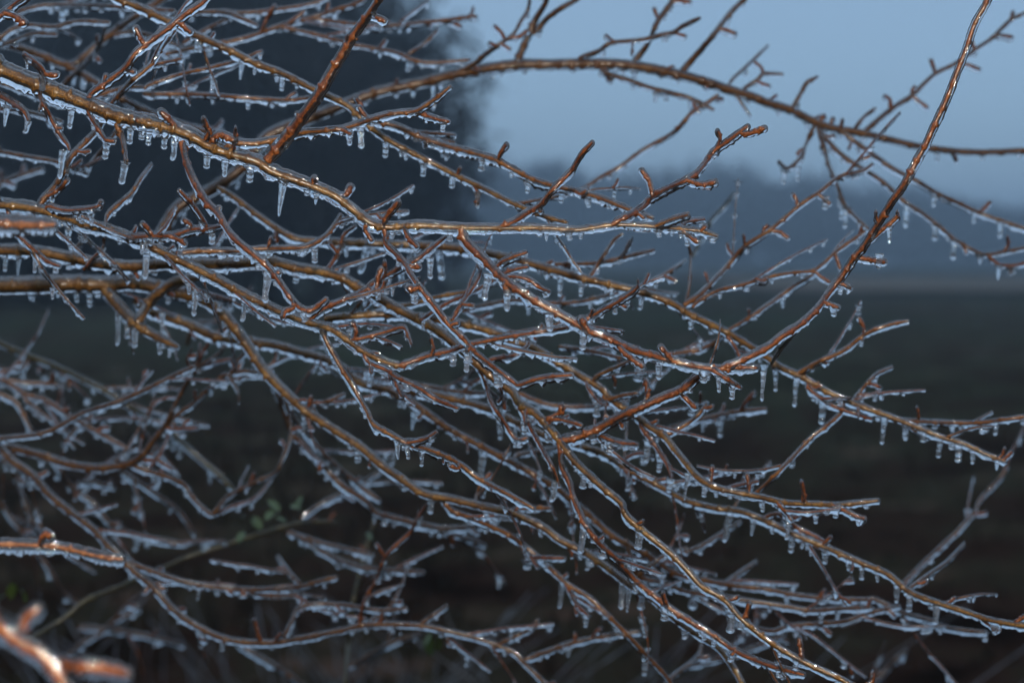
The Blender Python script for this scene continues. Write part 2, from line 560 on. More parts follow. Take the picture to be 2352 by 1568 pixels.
# ------------------------------------------------------------------ the branches
# B name|label : a new thing.   L id parent depth radii opts : points.   S parent r : points (spur)
# options: tX bark tone, fN fringe, aN drips per 100, iN ice, sN spurs per 100
TRACE = '''
B tree_branch|sharply focused golden-brown bough crossing from upper left edge to a forked tip right of centre
L A - 1.0>0.985 17,17,15,14,13,12,10,9,8,7,6,5,4.5 a.12 : -25,152 0,160 75,191 175,230 262,265 350,285 425,307 500,345 588,371 625,394 688,417 763,447 813,484 850,512 888,522 963,518 1063,523 1138,524 1251,524 1326,528 1401,517 1451,517 1513,521 1576,527 1613,532 1646,543
L A1 A -.06 13,12,11,10,9.5 tr,f.5 : 613,370 663,312 695,270 728,225 775,145 813,82 848,35 870,0 890,-40
S A1 6 : 855,38 872,44 884,50
S A1 5 : 800,110 797,84
S A1 6 : 722,240 716,240
S A1 5 : 690,275 684,262
L A2 A -.02 6.5,6,5.5,5 tm : 505,345 540,330 588,330 638,320 700,305 783,297 850,275 900,262 950,257 975,245 1008,222 1033,200
L A2b A2 0 5,5 : 955,258 993,271 1030,280
S A2 5.5 : 783,297 806,308
S A2 5 : 845,272 835,262 825,248
L A3 A -.03 7,6.5,6 tr,f1.3 : 102,200 100,168 85,148 55,125
S A3 6 : 100,168 115,173 131,173
L A4 A -.01 5.5,5,5 tr : 90,200 92,218 100,240 120,278 140,312 155,332 160,345
S A4 5 : 97,232 92,250
S A4 4 : 132,293 141,295
L A5 A -.01 5,5,5 tr : 200,245 203,258 218,285 233,308 245,325
S A5 5 : 243,322 262,325
L A6 A -.015 8,7.5,7.5 tm,f.6 : 268,285 273,300 283,325 290,370
S A 7.5 : 412,302 405,292 385,272 370,258
S A 6 : 480,305 475,290 468,274
S A 5 : 535,345 540,320 541,295
S A 7.5 : 485,325 505,310 537,322
S A 6 : 350,285 340,278 330,272
S A 5 : 318,285 312,274
L A8 A -.04 10,8.5,7.5,7,6,5.5 tr,f1.1 : 418,325 422,345 430,380 450,425 475,465 502,492 533,542 588,590 608,607 638,642 670,687 695,710 718,712 750,687
S A8 5.5 : 672,692 673,707 655,715 649,728
S A8 5 : 495,482 503,478
S A8 6 : 533,545 541,548
S A8 5 : 632,630 641,625
S A 8 : 715,430 722,412
S A 7 : 783,452 795,447 805,430
S A 6.5 : 883,510 893,492 915,465
S A 5 : 838,525 846,540 853,552
S A 5.5 : 930,528 940,548 958,567
L A10 A -.03 6.5,6,5.5,5.5 tr,f.8 : 1150,520 1176,511 1206,492 1238,474 1261,447 1281,424 1313,392 1336,355 1361,328
S A10 5 : 1236,476 1243,486
L A11 A -.03 7,7,6.5,6,5.5 tr,f1.1 : 1405,517 1421,507 1451,492 1476,475 1501,452 1538,432 1581,412 1605,392 1638,350 1676,322 1718,290
S A11 5.5 : 1700,305 1718,308 1756,295
S A11 5 : 1645,345 1654,322 1648,302
S A11 5 : 1498,447 1491,417 1474,392
S A11 5.5 : 1576,413 1611,424 1643,419
S A11 4.5 : 1462,488 1478,500
L A12 A -.02 5,5.5 tm : 1505,520 1521,514 1551,502 1581,494
L A12b A .03 4,4.5 : 1560,526 1576,510 1618,504
S A 4.5 : 1565,527 1580,540 1601,557
S A 4.5 : 1610,532 1620,520
L A13 A -.01 7.5,6,6,5.5,5,5 tr,f1.1 : 882,524 886,540 888,562 908,582 931,607 948,637 968,665 1001,707 1028,742 1063,777 1088,807 1138,847 1176,874 1192,884 1226,873 1260,866 1313,861
S A13 5.5 : 935,610 950,613 962,614
S A13 7 : 962,660 950,663 938,662
S A13 5 : 1040,745 1052,742
S A13 6 : 1075,795 1074,805
L A14 A -.04 11,9,8.5,8.5,8,7.5,7,6.5 tr,f1.15 : 1060,525 1065,545 1076,562 1113,597 1146,632 1184,662 1226,690 1276,717 1321,742 1351,760 1396,777 1451,804 1501,817 1538,827 1601,842 1651,847 1696,844 1738,844
S A14 7.5 : 1355,760 1345,750 1336,733
S A14 6.5 : 1545,830 1533,815 1518,798
S A14 5.5 : 1420,795 1446,820 1476,842
S A14 7 : 1165,650 1160,660 1180,668
L A14b A14 -.005 5.5,5.5 tr : 1625,845 1646,855 1676,875 1701,890
L A14c A14 -.01 5,5 tr : 1130,620 1150,604 1176,592 1208,580
L A14d A14 .01 4.5,4.5 tr,a2 : 1150,640 1176,635 1213,642 1238,660 1261,670
L A14e A14 .01 4.5,4.5 tr,a2 : 1146,632 1176,620 1211,613
L A15 A14 -.03 7.5,7.5,7,7,7,7,6.5,6 tr,f.75 : 1655,847 1690,834 1708,826 1764,797 1789,777 1839,744 1876,710 1904,672 1934,635 1959,597 1984,567 2004,535 2029,495 2051,460 2076,425 2101,378 2126,333 2149,283 2174,230 2199,165 2221,108 2239,55 2264,10 2280,-30
S A15 5 : 2018,510 2012,500 2012,488
S A15 5 : 2000,552 2030,525 2059,500 2061,488
S A15 5.5 : 1972,592 2000,597 2031,602
S A15 4.5 : 1925,650 1940,655 1953,662
S A15 4.5 : 1890,692 1910,700 1925,706
L A16 A -.03 7,6.5,6.5,6.5,6 tr,f.8 : 208,235 210,217 250,187 288,157 313,122 350,92 388,65 425,35 463,8 490,-18
S A16 6 : 335,105 328,98 312,66
S A16 6 : 405,52 418,58 438,75
S A16 5.5 : 285,160 307,166
S A16 5 : 238,196 243,175
L A17 A -.03 7,6.5 tr,f1.2 : -40,205 -10,215 32,238 55,255 66,276
L A18 A -.03 7,6.5 tr : -40,70 -10,45 10,30 33,12 62,-8
S A18 7 : 10,31 35,38 57,54

B tree_branch|slightly blurred bough arching high against the pale blue sky toward the right edge
L B - 1.30>1.36 14,14,14,13,12,12,12,11,11,10,9,8,7,6.5,6 tb,f.35,i.8,a.5 : 345,580 375,528 412,475 488,435 550,390 613,316 688,282 763,252 825,227 888,207 963,192 1063,168 1176,150 1251,149 1326,147 1401,147 1476,155 1551,170 1626,190 1676,207 1726,222 1764,237 1814,252 1864,277 1914,295 1976,305 2039,320 2114,337 2189,347 2264,350 2352,346 2400,342
L B1 B .02 9,7.5,7,6.5 tb,f.3 : 1185,150 1191,135 1208,95 1228,50 1251,12 1262,-15
L B2 B1 .05 6,5.5,5 tb,f.3 : 1222,78 1233,70 1258,42 1288,20 1323,0 1345,-15
L B3 B -.05 5,4.5,4 tb,f.7 : 1043,172 1088,147 1125,117 1176,82 1196,50 1213,22 1217,-12
S B3 4 : 1160,92 1152,76 1138,62
S B3 4 : 1140,105 1126,100
S B3 4 : 1150,100 1170,113
S B3 4 : 1170,88 1190,85 1210,72
L B4 B -.03 4.5,4.5,4 tb,f.5 : 1325,147 1336,132 1376,117 1401,100 1446,95 1476,92 1513,82 1546,75 1568,60 1606,42
S B4 3.5 : 1410,98 1393,83
S B4 3.5 : 1546,77 1573,83
S B4 3.5 : 1453,95 1451,125
L B5 B .03 7,6,6,5.5 tb,f.3 : 1450,152 1458,140 1488,102 1508,55 1531,22 1546,0 1556,-20
S B5 4.5 : 1544,4 1560,2 1583,5
S B5 4 : 1512,46 1503,22
L B6 B .02 7,6,6,5.5 tb,f.4 : 1560,172 1568,162 1601,125 1638,82 1676,32 1708,0 1725,-20
S B6 4.5 : 1650,68 1665,69 1688,78
L B7 B -.02 5,4.5,4 tb,f.8,a2.2 : 1375,148 1388,165 1411,175 1451,187 1493,202 1546,215 1588,227 1638,252
L B9 B .06 3.5,3.2 tb,f.5 : 1672,206 1680,185 1720,147 1764,105
L B10 B .0 4,4 tb,f.5 : 1700,214 1715,200 1738,185 1753,170 1764,170 1796,171
S B10 3.5 : 1753,170 1748,155 1733,143
S B10 3.5 : 1738,187 1766,198
L B11 B .0 3.5,3 tb : 1688,212 1698,230 1723,267
L B12 B .0 5,4.5,4.5 tb,f.4 : 1815,252 1824,242 1841,212 1854,190 1876,178
L B13 B .0 4,3.8 tb,f.4 : 1958,303 1964,295 1984,270 2009,250
L B14 B .05 6,5,4.5,4,4,3.5 tb,f.4 : 1980,308 1989,300 2046,252 2094,220 2146,172 2194,147 2239,115 2276,90 2321,47 2352,32 2380,18
S B14 4 : 2046,250 2044,230 2034,222
S B14 4 : 2094,222 2129,247
S B14 4 : 2149,170 2139,140
S B14 4 : 2200,144 2225,150 2249,160
S B14 3.8 : 2240,115 2232,95
S B14 4 : 2285,84 2300,82 2323,86
S B14 4 : 2322,46 2326,30
S B 5 : 1880,282 1890,268
S B 4.5 : 1930,298 1935,278
S B 5 : 1905,292 1912,275
S B 6 : 1385,150 1395,172 1402,185
S B 6 : 1610,186 1625,200
L B15 B -.04 5,4.5,4.2 tb : 1870,285 1866,300 1851,332 1839,362 1809,387 1789,372
L B16 B -.05 6,5,4.5 tb : 1878,290 1881,300 1894,345 1904,382 1921,420 1936,465 1961,495 1996,528
L B17 B -.08 5.5,5,5,4.5,4 tb,a.4 : 1884,295 1894,315 1926,350 1964,378 2026,417 2076,462 2114,487 2154,517 2189,547 2226,570 2264,585 2314,577 2352,570 2385,565
L B17b B17 .0 4,4 a1 : 2268,586 2294,607 2326,610 2352,605 2385,600
L B18 B -.03 5.5,5,5,4.8 tb,a.4 : 1925,298 1939,307 1976,335 2014,362 2051,388 2101,414 2151,444 2201,467 2251,490 2314,512 2352,524 2385,534
S B18 4.5 : 2248,488 2260,480 2272,466
S B17 4 : 2305,578 2315,565 2314,545

B tree_branch|slender bough from left edge sloping below the sharp bough to a tangle at centre
L C - 1.07>1.03 11,10.5,10,9.5,9,8.5,8,7 tg,a.25 : -25,468 0,470 50,475 100,485 150,500 200,517 250,529 300,547 350,569 400,593 450,617 500,643 550,671 588,690 613,702 663,725 713,742 763,757 800,782 838,809 888,832 925,842
L C0 C .04 7,6,5,4.5 tm,f.6 : 90,483 95,465 125,430 150,392 165,358 215,308 240,272 258,237 300,190 345,150 380,100 402,70
S C0 5 : 108,455 130,440 155,415
L C1 C -.03 5,4.5,4.5 tr,f1.2 : 105,485 112,474 150,483 200,480 232,472
S C1 5 : 225,475 232,465
L C2 C .05 5,4.5,4 tm : 240,524 250,490 300,445 325,407 348,378
L C3 C -.03 6,5.5,5 tr,f1.1 : 282,541 300,545 338,543 400,540 443,527 480,526 508,520
S C3 5 : 352,541 342,530 328,514
S C3 5 : 440,526 436,515 422,506
S C3 5 : 385,543 405,548 426,561
L C4 C3 -.01 4.5,5 tr,f1.2 : 476,524 472,515 445,475 412,438
L C5 C .02 6,5.5,5,5 tm,f1.1,a.5 : 395,591 425,580 475,577 550,577 588,572 663,570 705,567 750,540 783,495
S C5 4.5 : 615,570 622,548
L C6 C .0 6,5.5,5.5,5,5,4.5 tm,a.3 : 738,750 750,784 783,844 813,892 843,944 858,974 900,999 938,1019 988,1034 1050,1062 1100,1099 1176,1139 1226,1167
L C6b C6 -.02 4.5,4.5 : 935,1017 975,1009 1003,992
S C6 4.5 : 1050,1062 1052,1075 1035,1070
L C7 C -.02 6,5.5,5,5,4.5 tr : 705,740 738,712 788,690 833,670 855,652 885,635 918,617 950,602 988,572 1023,545
S C7 5.5 : 845,664 862,670 868,640 876,618
S C7 5 : 884,635 886,618 883,602
L C8 C -.01 5.5,5,4.8 tr,a.8 : 835,808 848,832 888,850 913,867 963,892 1001,917 1050,937
S C8 4.5 : 898,857 910,880 923,909
S C8 4.5 : 848,835 852,855
L C9 C -.03 6.5,5,5,4.5 tr,f.9 : 915,840 935,834 988,816 1033,806 1063,795 1120,783 1176,772 1251,760 1301,752 1351,730 1388,710 1426,690 1463,662 1465,643
S C9 4 : 1418,695 1437,705
S C9 4 : 1355,730 1361,712
S C9 4 : 988,815 995,800 990,778
L C12 C -.02 5,4.5 tr,a1 : 800,782 838,775 888,762 925,752 937,767 945,790
S C12 5 : 816,780 818,760 811,742
L C13 C .0 4.5,4.5 tr : 15,474 25,510 40,537 75,572 105,597 137,612
L C14 - 1.12>1.10 4.2,4 tr : 192,620 215,592 235,572 241,545
L C15 - 1.16>1.12 4.5,4 tm : 165,580 185,558 205,532

B tree_branch|long diagonal bough from left edge with upturned red fork, ending at bottom right
L D - 1.16>0.985 13,13,13,12,12,11.5,11,11,10.5,10,9,8.5,8,7.5,7,7,7 tg,a.2 : -25,574 0,575 75,577 150,590 225,605 300,612 400,606 500,607 588,603 625,601 675,615 738,625 788,640 825,662 863,680 913,710 963,735 1013,765 1063,807 1100,839 1138,872 1176,900 1191,924 1226,947 1258,979 1288,1016 1316,1054 1346,1084 1388,1122 1426,1154 1438,1183 1476,1218 1538,1268 1576,1306 1613,1346 1663,1376 1701,1418 1764,1470 1814,1501 1864,1528 1926,1556 1975,1585
L D2 D -.03 10,9,8.5,8.5,8 tr,f.8 : 1284,1012 1300,1010 1326,1004 1376,984 1426,957 1476,934 1526,912 1563,897 1601,867 1622,855
S D2 6 : 1482,932 1487,905 1483,874
S D2 5 : 1560,898 1570,910 1597,936
S D2 4.5 : 1424,960 1429,980
L D3 D -.03 8,6.5,6,6,5.5 tr,f.9,a.15 : 1284,1012 1288,1040 1291,1072 1308,1109 1318,1147 1331,1176 1346,1208 1376,1248 1413,1281 1458,1331 1501,1366 1538,1396 1588,1428 1638,1458 1688,1493 1751,1521 1806,1538 1846,1548
S D3 5.5 : 1533,1393 1528,1380 1523,1362
S D3 5 : 1690,1494 1680,1502
S D 5.5 : 1703,1420 1712,1412 1721,1387
S D 6 : 1843,1515 1841,1500 1836,1467
S D 6 : 1975,1585 2001,1566 2004,1545
L D4 D -.02 5,4.8 tr,f1.3 : 1258,979 1270,963 1296,965 1336,977
S D 6.5 : 1250,970 1262,962 1285,948 1291,932
L D5 D -.02 5.5,5,5 tr : 1190,922 1198,940 1213,970 1238,1017 1263,1062 1276,1092 1283,1115
L D5b D -.01 5,4.8 tr : 1100,839 1115,879 1128,922 1150,959 1176,997 1190,1010 1210,1005
L D5c D .0 4.5,4.5 tr : 1138,872 1150,895 1160,940
L D6 D2 .005 5,5 tr,f1.3 : 1340,1000 1376,999 1413,1014 1463,1021
L D7 D .02 5.5,5 tr : 1118,860 1126,827 1176,817 1205,800 1215,787
S D 6 : 1213,940 1207,950 1208,970
L D8 D .0 5,4.5 tr : 745,627 765,600 782,570 790,540 815,520
S D8 4.5 : 772,580 758,560
L D9 - 1.05>1.08 4.5,4.5 tr : 1038,735 1063,692 1088,657 1103,625 1095,610
S D9 4 : 1060,698 1087,702
L D10 - 1.1>1.14 4.5,4 tr,a1 : 965,735 978,727 1025,697 1075,675 1138,642

B tree_branch|thickest mottled bough low at left edge, running down in a long blurred diagonal
L E - 1.22>1.06 19,19,18,16,13,12,11,10,10,9.5,9,9,8.5,8,8,7.5,7 tg,f.5,a.4 : -30,658 0,657 75,655 175,652 250,654 300,650 340,656 420,675 475,692 512,722 540,755 562,785 588,825 613,859 663,909 700,942 763,984 825,1024 875,1067 925,1102 975,1134 1038,1146 1113,1164 1176,1178 1201,1188 1251,1213 1288,1241 1351,1273 1401,1308 1451,1346 1501,1376 1551,1421 1601,1456 1651,1488 1688,1538 1710,1580
L E1 E -.03 15,13,11,8 tg,f.4,a.4 : 240,660 250,675 275,705 305,735 320,750 350,768 408,797
L E2 E1 .0 12,12,11,9 tg,f.4 : 316,748 318,738 350,687 400,650 450,637 470,632
L E3 E -.05 5.5,5 tr : 425,668 437,662 475,675 532,690
S E 5 : 300,650 303,630 308,605
L E4 E .02 5,4.5 tm : 745,975 715,929 750,922 790,904
S E 5 : 700,942 708,960 712,978
S E 5 : 700,942 712,928 714,912
L EL E .0 6.5,6,6,6,5.5,5 tm,a.3 : 985,1136 1013,1145 1038,1172 1088,1191 1126,1208 1176,1232 1226,1271 1276,1316 1306,1343 1351,1371 1401,1418 1451,1468 1488,1508 1526,1548 1550,1582
L EL1 EL -.02 5,4.5 tr,a1 : 1195,1248 1213,1276 1250,1280 1296,1281
S EL 4.5 : 1200,1250 1207,1272 1208,1290
L EL2 EL -.01 5,4.8 tr : 1300,1340 1306,1351 1326,1388 1351,1413
L EL3 EL .0 5,5 tm : 1120,1205 1126,1190 1190,1168 1263,1166
S E 5 : 1178,1178 1190,1165
L EL4 E .02 5,4.5 tm,a1 : 1090,1158 1108,1110 1145,1120

B tree_branch|straight olive-brown bough passing behind the foreground fork down to the right edge
L G - 1.2>1.12 6,7,9,9.5,9.5,9,9,8.5,8,7.5,7,6,5 tg,a.35 : 500,430 540,455 588,492 638,527 688,550 788,557 863,560 963,564 1063,572 1176,594 1213,604 1301,629 1401,654 1476,672 1538,694 1588,724 1651,754 1701,782 1764,822 1789,842 1839,864 1889,894 1939,917 1989,937 2051,959 2114,984 2164,1004 2214,1019 2264,1042 2309,1059
L G1 G .03 7,5.5,5,4.5,4 tm,f.9 : 1570,700 1576,697 1606,677 1638,645 1676,605 1713,565 1764,532 1789,512 1839,470 1881,442 1914,415 1939,402 1981,392 2003,378
S G1 4.5 : 1711,567 1708,542
S G1 4.5 : 1770,528 1790,533 1810,546
S G1 4.5 : 1833,474 1830,460 1823,448
S G1 4.5 : 1879,444 1890,455 1905,468
L G2 G .02 4.5,4.2,4 tm,f.6 : 1573,705 1583,657 1586,617 1586,582 1580,560
L G3 G .0 5,4.5,4.2 tm,f.7 : 1352,642 1358,632 1371,612 1388,585 1408,555 1428,538
L G4 G .05 5,4.5,4.2,4 tm,a.3 : 1590,705 1606,690 1651,667 1701,655 1764,637 1814,627 1864,622 1889,607 1921,577 1964,547 1986,531
S G4 4 : 1868,622 1885,635 1905,648
S G4 4 : 1918,580 1924,600 1930,618
L G5 - 1.24>1.24 4.5,4.2 tm : 1590,810 1636,789 1669,762 1713,735 1764,700 1814,665 1869,630
L G6 G .1 4.2,4 tm : 1445,668 1463,660 1526,630 1576,597
L G7 G -.02 6,5.5,5 tm : 1825,860 1834,857 1884,829 1939,804 1989,767 2039,747 2084,737
S G7 4.5 : 1985,770 1984,752 1974,731
L G8 G .03 4.5,4.2 tm : 1955,925 1961,917 1989,884 2014,859 2049,843
L G9 G -.01 5,4.8,4.5 tm : 1936,918 1934,944 1896,979 1864,1004 1814,1056 1764,1107 1735,1132
L G10 G -.02 5.5,5.2,5 tm,a.4 : 2045,957 2071,964 2139,969 2239,971 2301,964 2352,957 2390,952
S G10 4 : 2111,966 2110,955 2106,937
L G11 G -.01 4.8,4.5 tr,f1.2 : 1855,875 1864,897 1914,932 1964,950 2001,962
S G 4.5 : 2301,1056 2312,1048 2323,1038
L G12 G .04 5,5 tm,a.4 : 1225,610 1281,607 1371,604 1438,590 1501,575
S G12 4.5 : 1424,592 1438,575 1448,555
L G13 - 1.45>1.45 4.2,4 td,i.6 : 1590,590 1610,550 1633,507 1663,475 1686,445
L G14 - 1.28>1.24 4.8,4.5 tm,a.4 : 1060,715 1088,707 1176,690 1261,696 1326,694 1388,680 1430,670
L G15 - 1.18>1.15 5.5,5 tg,a.6 : 860,706 888,702 938,700 1013,680 1088,667 1138,650
L G16 - 1.3>1.27 4.2,4 tm,f.8 : 1330,436 1346,430 1381,407 1426,382 1476,345 1546,305 1591,257 1626,235 1648,219
L G17 G .0 4.5,4.5 tr : 1668,765 1690,800 1700,822
L G18 - 1.05>1.0 4.5,4.5 td,f.5 : 1772,835 1790,805 1815,775 1830,760

B tree_branch|brown bough emerging at centre behind the tangle, tips ending above the lower right field
L H - 1.14>1.06 8,9,9,9,9,8.5,8.5,8,7.5,7,6.5,6 tg,a.25 : 745,733 770,729 875,722 960,728 1051,742 1138,764 1176,782 1226,799 1276,829 1326,859 1376,889 1413,924 1451,947 1488,977 1526,1002 1546,1027 1576,1064 1601,1094 1638,1117 1676,1127 1726,1137 1764,1145 1801,1154 1864,1157 1926,1159 1976,1154 2016,1149
L H1 H -.02 5,4.8 tm : 1385,908 1396,917 1426,909 1463,902
L H2 H -.02 5,4.8 tm : 1360,878 1371,864 1401,849 1446,829
L H3 H -.01 3.5,3 tr,f.4 : 1395,905 1393,922 1386,967
L H4 H -.02 5,4.5 tr : 1345,870 1351,889 1371,917 1383,929
L H5 H .0 5.5,4.8 tm,f1.1 : 1510,995 1526,997 1563,982 1596,959 1622,929
L H6 H -.02 6,6,6 tr,f.7 : 1470,965 1476,984 1501,1017 1521,1047 1536,1072 1543,1097
S H 5 : 1633,1112 1636,1074
S H 5 : 1718,1136 1720,1115 1716,1091
S H 5.5 : 1846,1155 1846,1135 1841,1107
L H7 H -.01 5,5 tr,f1.2 : 1905,1158 1926,1165 1964,1184 1986,1191
L H8 - 1.2>1.16 5,4.8 tm,f1.2,a.5 : 1285,795 1296,797 1363,807 1426,822
L H9 - 1.26>1.24 5,4.8 tm,f1.2 : 1520,820 1551,812 1588,805 1636,789
L H10 H .03 4.5,4 tr : 1660,1126 1690,1115 1740,1105
L H11 H .0 4.8,4.5 tr,a1 : 1780,1148 1795,1165 1818,1195

B tree_branch|long lower bough sweeping diagonally beneath the tangle to the right edge near bottom corner
L I - 1.3>1.06 11,11,10,9,9,8.5,8,7.5,7,7,7,7,7,6.5,6.5 tg,a.35 : 310,690 345,714 425,742 500,774 588,787 638,795 688,809 738,822 775,837 825,877 853,887 913,897 988,904 1063,922 1125,940 1176,965 1250,1000 1316,1019 1388,1042 1426,1069 1463,1089 1526,1122 1576,1149 1640,1166 1701,1174 1764,1198 1826,1228 1901,1258 1976,1291 2039,1318 2089,1358 2151,1383 2214,1403 2276,1423 2352,1436 2395,1440
L I1 I .0 5,4.8 tr,f1.1 : 1750,1190 1789,1180 1826,1208 1876,1233 1904,1252
L I2 - 1.4>1.45 4.2,4 tm : 2065,1350 2079,1336 2139,1276 2201,1218 2239,1174 2252,1146 2296,1099 2314,1070
L I3 I .15 4.5,4 tm : 2085,1352 2091,1348 2134,1318 2176,1288 2215,1247
S I 4.5 : 2250,1415 2265,1428 2292,1447
S I 5 : 2325,1432 2340,1424 2358,1412
S I 4 : 2170,1388 2192,1373
L I4 I .02 5,4.5 tr,a1 : 1425,1068 1440,1050 1470,1040 1500,1050
L I5 I -.01 4.5,4.5 tr : 1430,1072 1442,1085 1444,1100
L I6 I .04 4.8,4.5 tr,a.8 : 1590,1152 1612,1180 1618,1215
L I7 - 1.3>1.3 4.8,4.5 tm,f1.1,a.4 : 1190,903 1201,907 1251,927 1313,934 1376,932 1440,922
L I8 - 1.32>1.3 5,4.5 tm,f1.1,a.3 : 1520,992 1538,984 1601,964 1651,954 1701,944 1758,938
S I8 4.5 : 1701,944 1712,925 1731,902
L I9 - 1.32>1.3 5,4.5 tm,f1.2,a.4 : 860,868 875,872 963,884 1050,899 1113,903
S I9 4 : 1065,900 1085,880 1108,867

B tree_branch|blurred far bough behind the lower tangle, splitting into pale twigs at lower right
L J - 1.24>1.28 8,8,8,8,7.5,7,6.5,6,5.5,5 tb,a.25,f.8 : 890,895 938,919 988,954 1038,989 1113,1029 1176,1062 1226,1089 1276,1119 1313,1151 1351,1181 1401,1226 1451,1256 1501,1283 1551,1316 1638,1336 1701,1346 1764,1353 1839,1368 1939,1376 2014,1376
L J2 J -.03 5.5,5,5,4.5 tb,f1.2,a.4 : 1440,1250 1455,1300 1471,1326 1526,1338 1576,1358 1651,1368 1764,1386 1814,1393 1864,1401 1939,1396 2001,1394
L J3 J2 .0 5,4.5,4.2 tb,f1.1 : 1655,1370 1690,1420 1764,1448 1814,1436 1864,1433 1939,1426 1989,1408 2064,1391
S J3 4 : 1875,1433 1889,1438 1907,1454
L J4 J .0 4.5,4.2 tb,f1.2,a1 : 2010,1376 2050,1395 2089,1411 2134,1423 2164,1438 2226,1448 2264,1451
L J5 J .0 4.5,4.2 tb : 1445,1330 1468,1318 1526,1276 1576,1258
L J6 J .05 4.5,4 tb : 1580,1265 1611,1253 1663,1221 1701,1196
L J7 J .05 4.8,4.5 tb : 1660,1340 1676,1331 1738,1288
L J8 J2 .1 4.8,4.5 tb : 1520,1580 1546,1551 1601,1508 1612,1470
L J9 - 1.7>1.7 5,5 tb : 1990,1585 2011,1561 2051,1521 2080,1492
L J10 J .06 5,5 tb,a.8 : 1176,1060 1190,1045 1240,1035 1288,1028
L J11 - 1.5>1.5 4.5,4.5 tb : 1580,1530 1680,1505 1760,1475 1800,1455

B tree_branch|golden bough at lower left dipping, then curling up into a fan of red twigs
L M - 1.38>1.26 9,9,9,9,9,8.5,7.5,6,5,4.5 tb,f.5,a.4 : -25,1013 0,1021 50,1034 100,1047 150,1064 213,1074 263,1071 300,1063 330,1042 355,1009 380,977 400,934 413,909 425,884 445,854
L M1 M -.03 4,3.5,3 tr,f.5,s.6 : 440,862 463,817 485,780 532,730
L M2 M -.02 5,4.5,4.5,4 tb,f.9,s.8 : 378,979 412,949 450,921 488,884 530,857 550,824 588,789
L M3 M2 .0 4.5,4 tb,f1 : 528,858 560,852 588,854 625,848
L M4 - 1.30>1.26 4.8,4.8,4.5 tb,f1.2,a.2 : -15,1007 0,1006 75,999 125,984 188,949 250,929 325,899 400,862 445,842
L M5 M -.02 4.5,4 tr : 445,856 470,838 530,824
L M6 M .0 6,5.5,5,4.5,4,4 tb,f.8,a.5,s.5 : 296,1066 350,1084 400,1101 425,1116 445,1146 475,1174 490,1178 525,1139 588,1106 633,1084 650,1049 665,1009 668,971 655,930
L M7 M6 .05 3.5,3.2 tr,f.7 : 490,1180 540,1160 588,1142 625,1097
L M8 M .0 3.5,3 tr,f.4 : 320,1052 325,1010 350,934 375,915 402,912
L M9 M .0 3.5,3.2 tr,f.5 : 345,1070 360,1054 385,1004 386,985
L M10 M .0 4.5,4.2 tr,f1 : 315,1055 340,1056 362,1056 392,1076
L M11 M -.02 4.5,4.2 tr,f1.2 : 378,982 412,984 455,982
L M12 M -.02 3.5,3 tr,f.5 : 445,854 455,830 457,800
L M13 M -.02 3.5,3 tr,f.6 : 447,852 430,830 440,800
L M14 M2 -.02 4,4 tb,f1.2 : 495,880 520,860 545,895 548,925

B tree_branch|drooping bough from lower left edge running along the bottom of the frame
L N - 1.36>1.24 9,9,8.5,8,8,7.5,7,6.5,6,5.5,5.5,5 tb,f.7,a.5 : -25,1000 0,1026 25,1056 75,1091 112,1134 163,1176 213,1214 250,1254 283,1286 313,1316 350,1346 400,1401 450,1436 500,1461 550,1473 588,1475 638,1474 713,1461 788,1446 825,1436 863,1433 963,1436 1038,1451 1113,1471 1176,1496 1208,1526 1243,1561 1258,1585
L N1 N .0 6,5.5,5,5 tb,f1,a.7,s.5 : 283,1286 350,1311 425,1336 500,1348 588,1353 683,1348 730,1335 772,1325
L N1b N1 .0 4.5,4 tb,f1.1 : 560,1352 600,1366 683,1366
L N2 N -.04 5,4.5,4.2,4 tr,f.7,a.5 : 825,1436 833,1396 845,1363 865,1331 883,1281 913,1248 943,1221 963,1183 980,1158
S N2 4 : 884,1280 866,1250
L N3 N .03 4.5,4.5,4 tb,f1.2,a1.5 : 653,1460 670,1426 683,1398 725,1386 788,1388 838,1396 888,1401 932,1395
L N4 N .0 5,4.5 tb : 1140,1482 1176,1464 1213,1446 1235,1424
L N5 N .0 5.5,5,4.8 tb,f1.1,a.6,s.5 : 1205,1514 1263,1493 1326,1473 1401,1458 1468,1450
L N6 N .0 4.5,4 tb : 960,1437 975,1426 1025,1391
L N7 - 1.5>1.45 4.8,4.5,4 tb,f1.2,a1.2 : 660,1222 675,1226 738,1246 788,1258 855,1273
L N8 - 1.48>1.4 5,4.8,4.5 tb,f1.2,a1.5 : 690,1232 713,1246 750,1273 813,1298 863,1306 973,1313
L N9 N1 .05 4.5,4.5 tb,f1.2 : 690,1340 668,1318 638,1276
L N10 - 1.65>1.6 5,4.5 tb,f1.1 : 800,1530 813,1523 888,1481 963,1453
L N11 N .05 4.2,4 tb,f1.2,a.8 : 840,1434 870,1415 895,1430 920,1450
S N 5 : 600,1474 590,1445 585,1425
L N12 - 1.6>1.7 5,5 tb,f1.1 : 540,1475 600,1510 650,1540 700,1575

B tree_branch|pair of pale iced shoots crossing diagonally behind the lower centre of the tangle
L K - 1.34>1.42 6,6.5,6.5,6,6,5.5,5 tb,f1.1,a.7 : 625,870 638,904 668,990 693,1016 738,1066 788,1116 838,1149 863,1177 913,1191 963,1203 1026,1213 1120,1206
L K1 K .02 5,5 tb,f1.2,a.8 : 1000,1210 1026,1223 1063,1233 1112,1252
L K2 - 1.36>1.42 5.5,5,5 tb,f1.1,a.5 : 650,905 675,959 725,1021 775,1071 825,1114 870,1148
L K3 - 1.5>1.5 4,3.8 tb,f.9 : 690,1190 740,1155 800,1125 870,1085
L K4 - 1.55>1.5 5,5 tb,f1.2,a.8 : 430,790 445,745 470,742 510,740

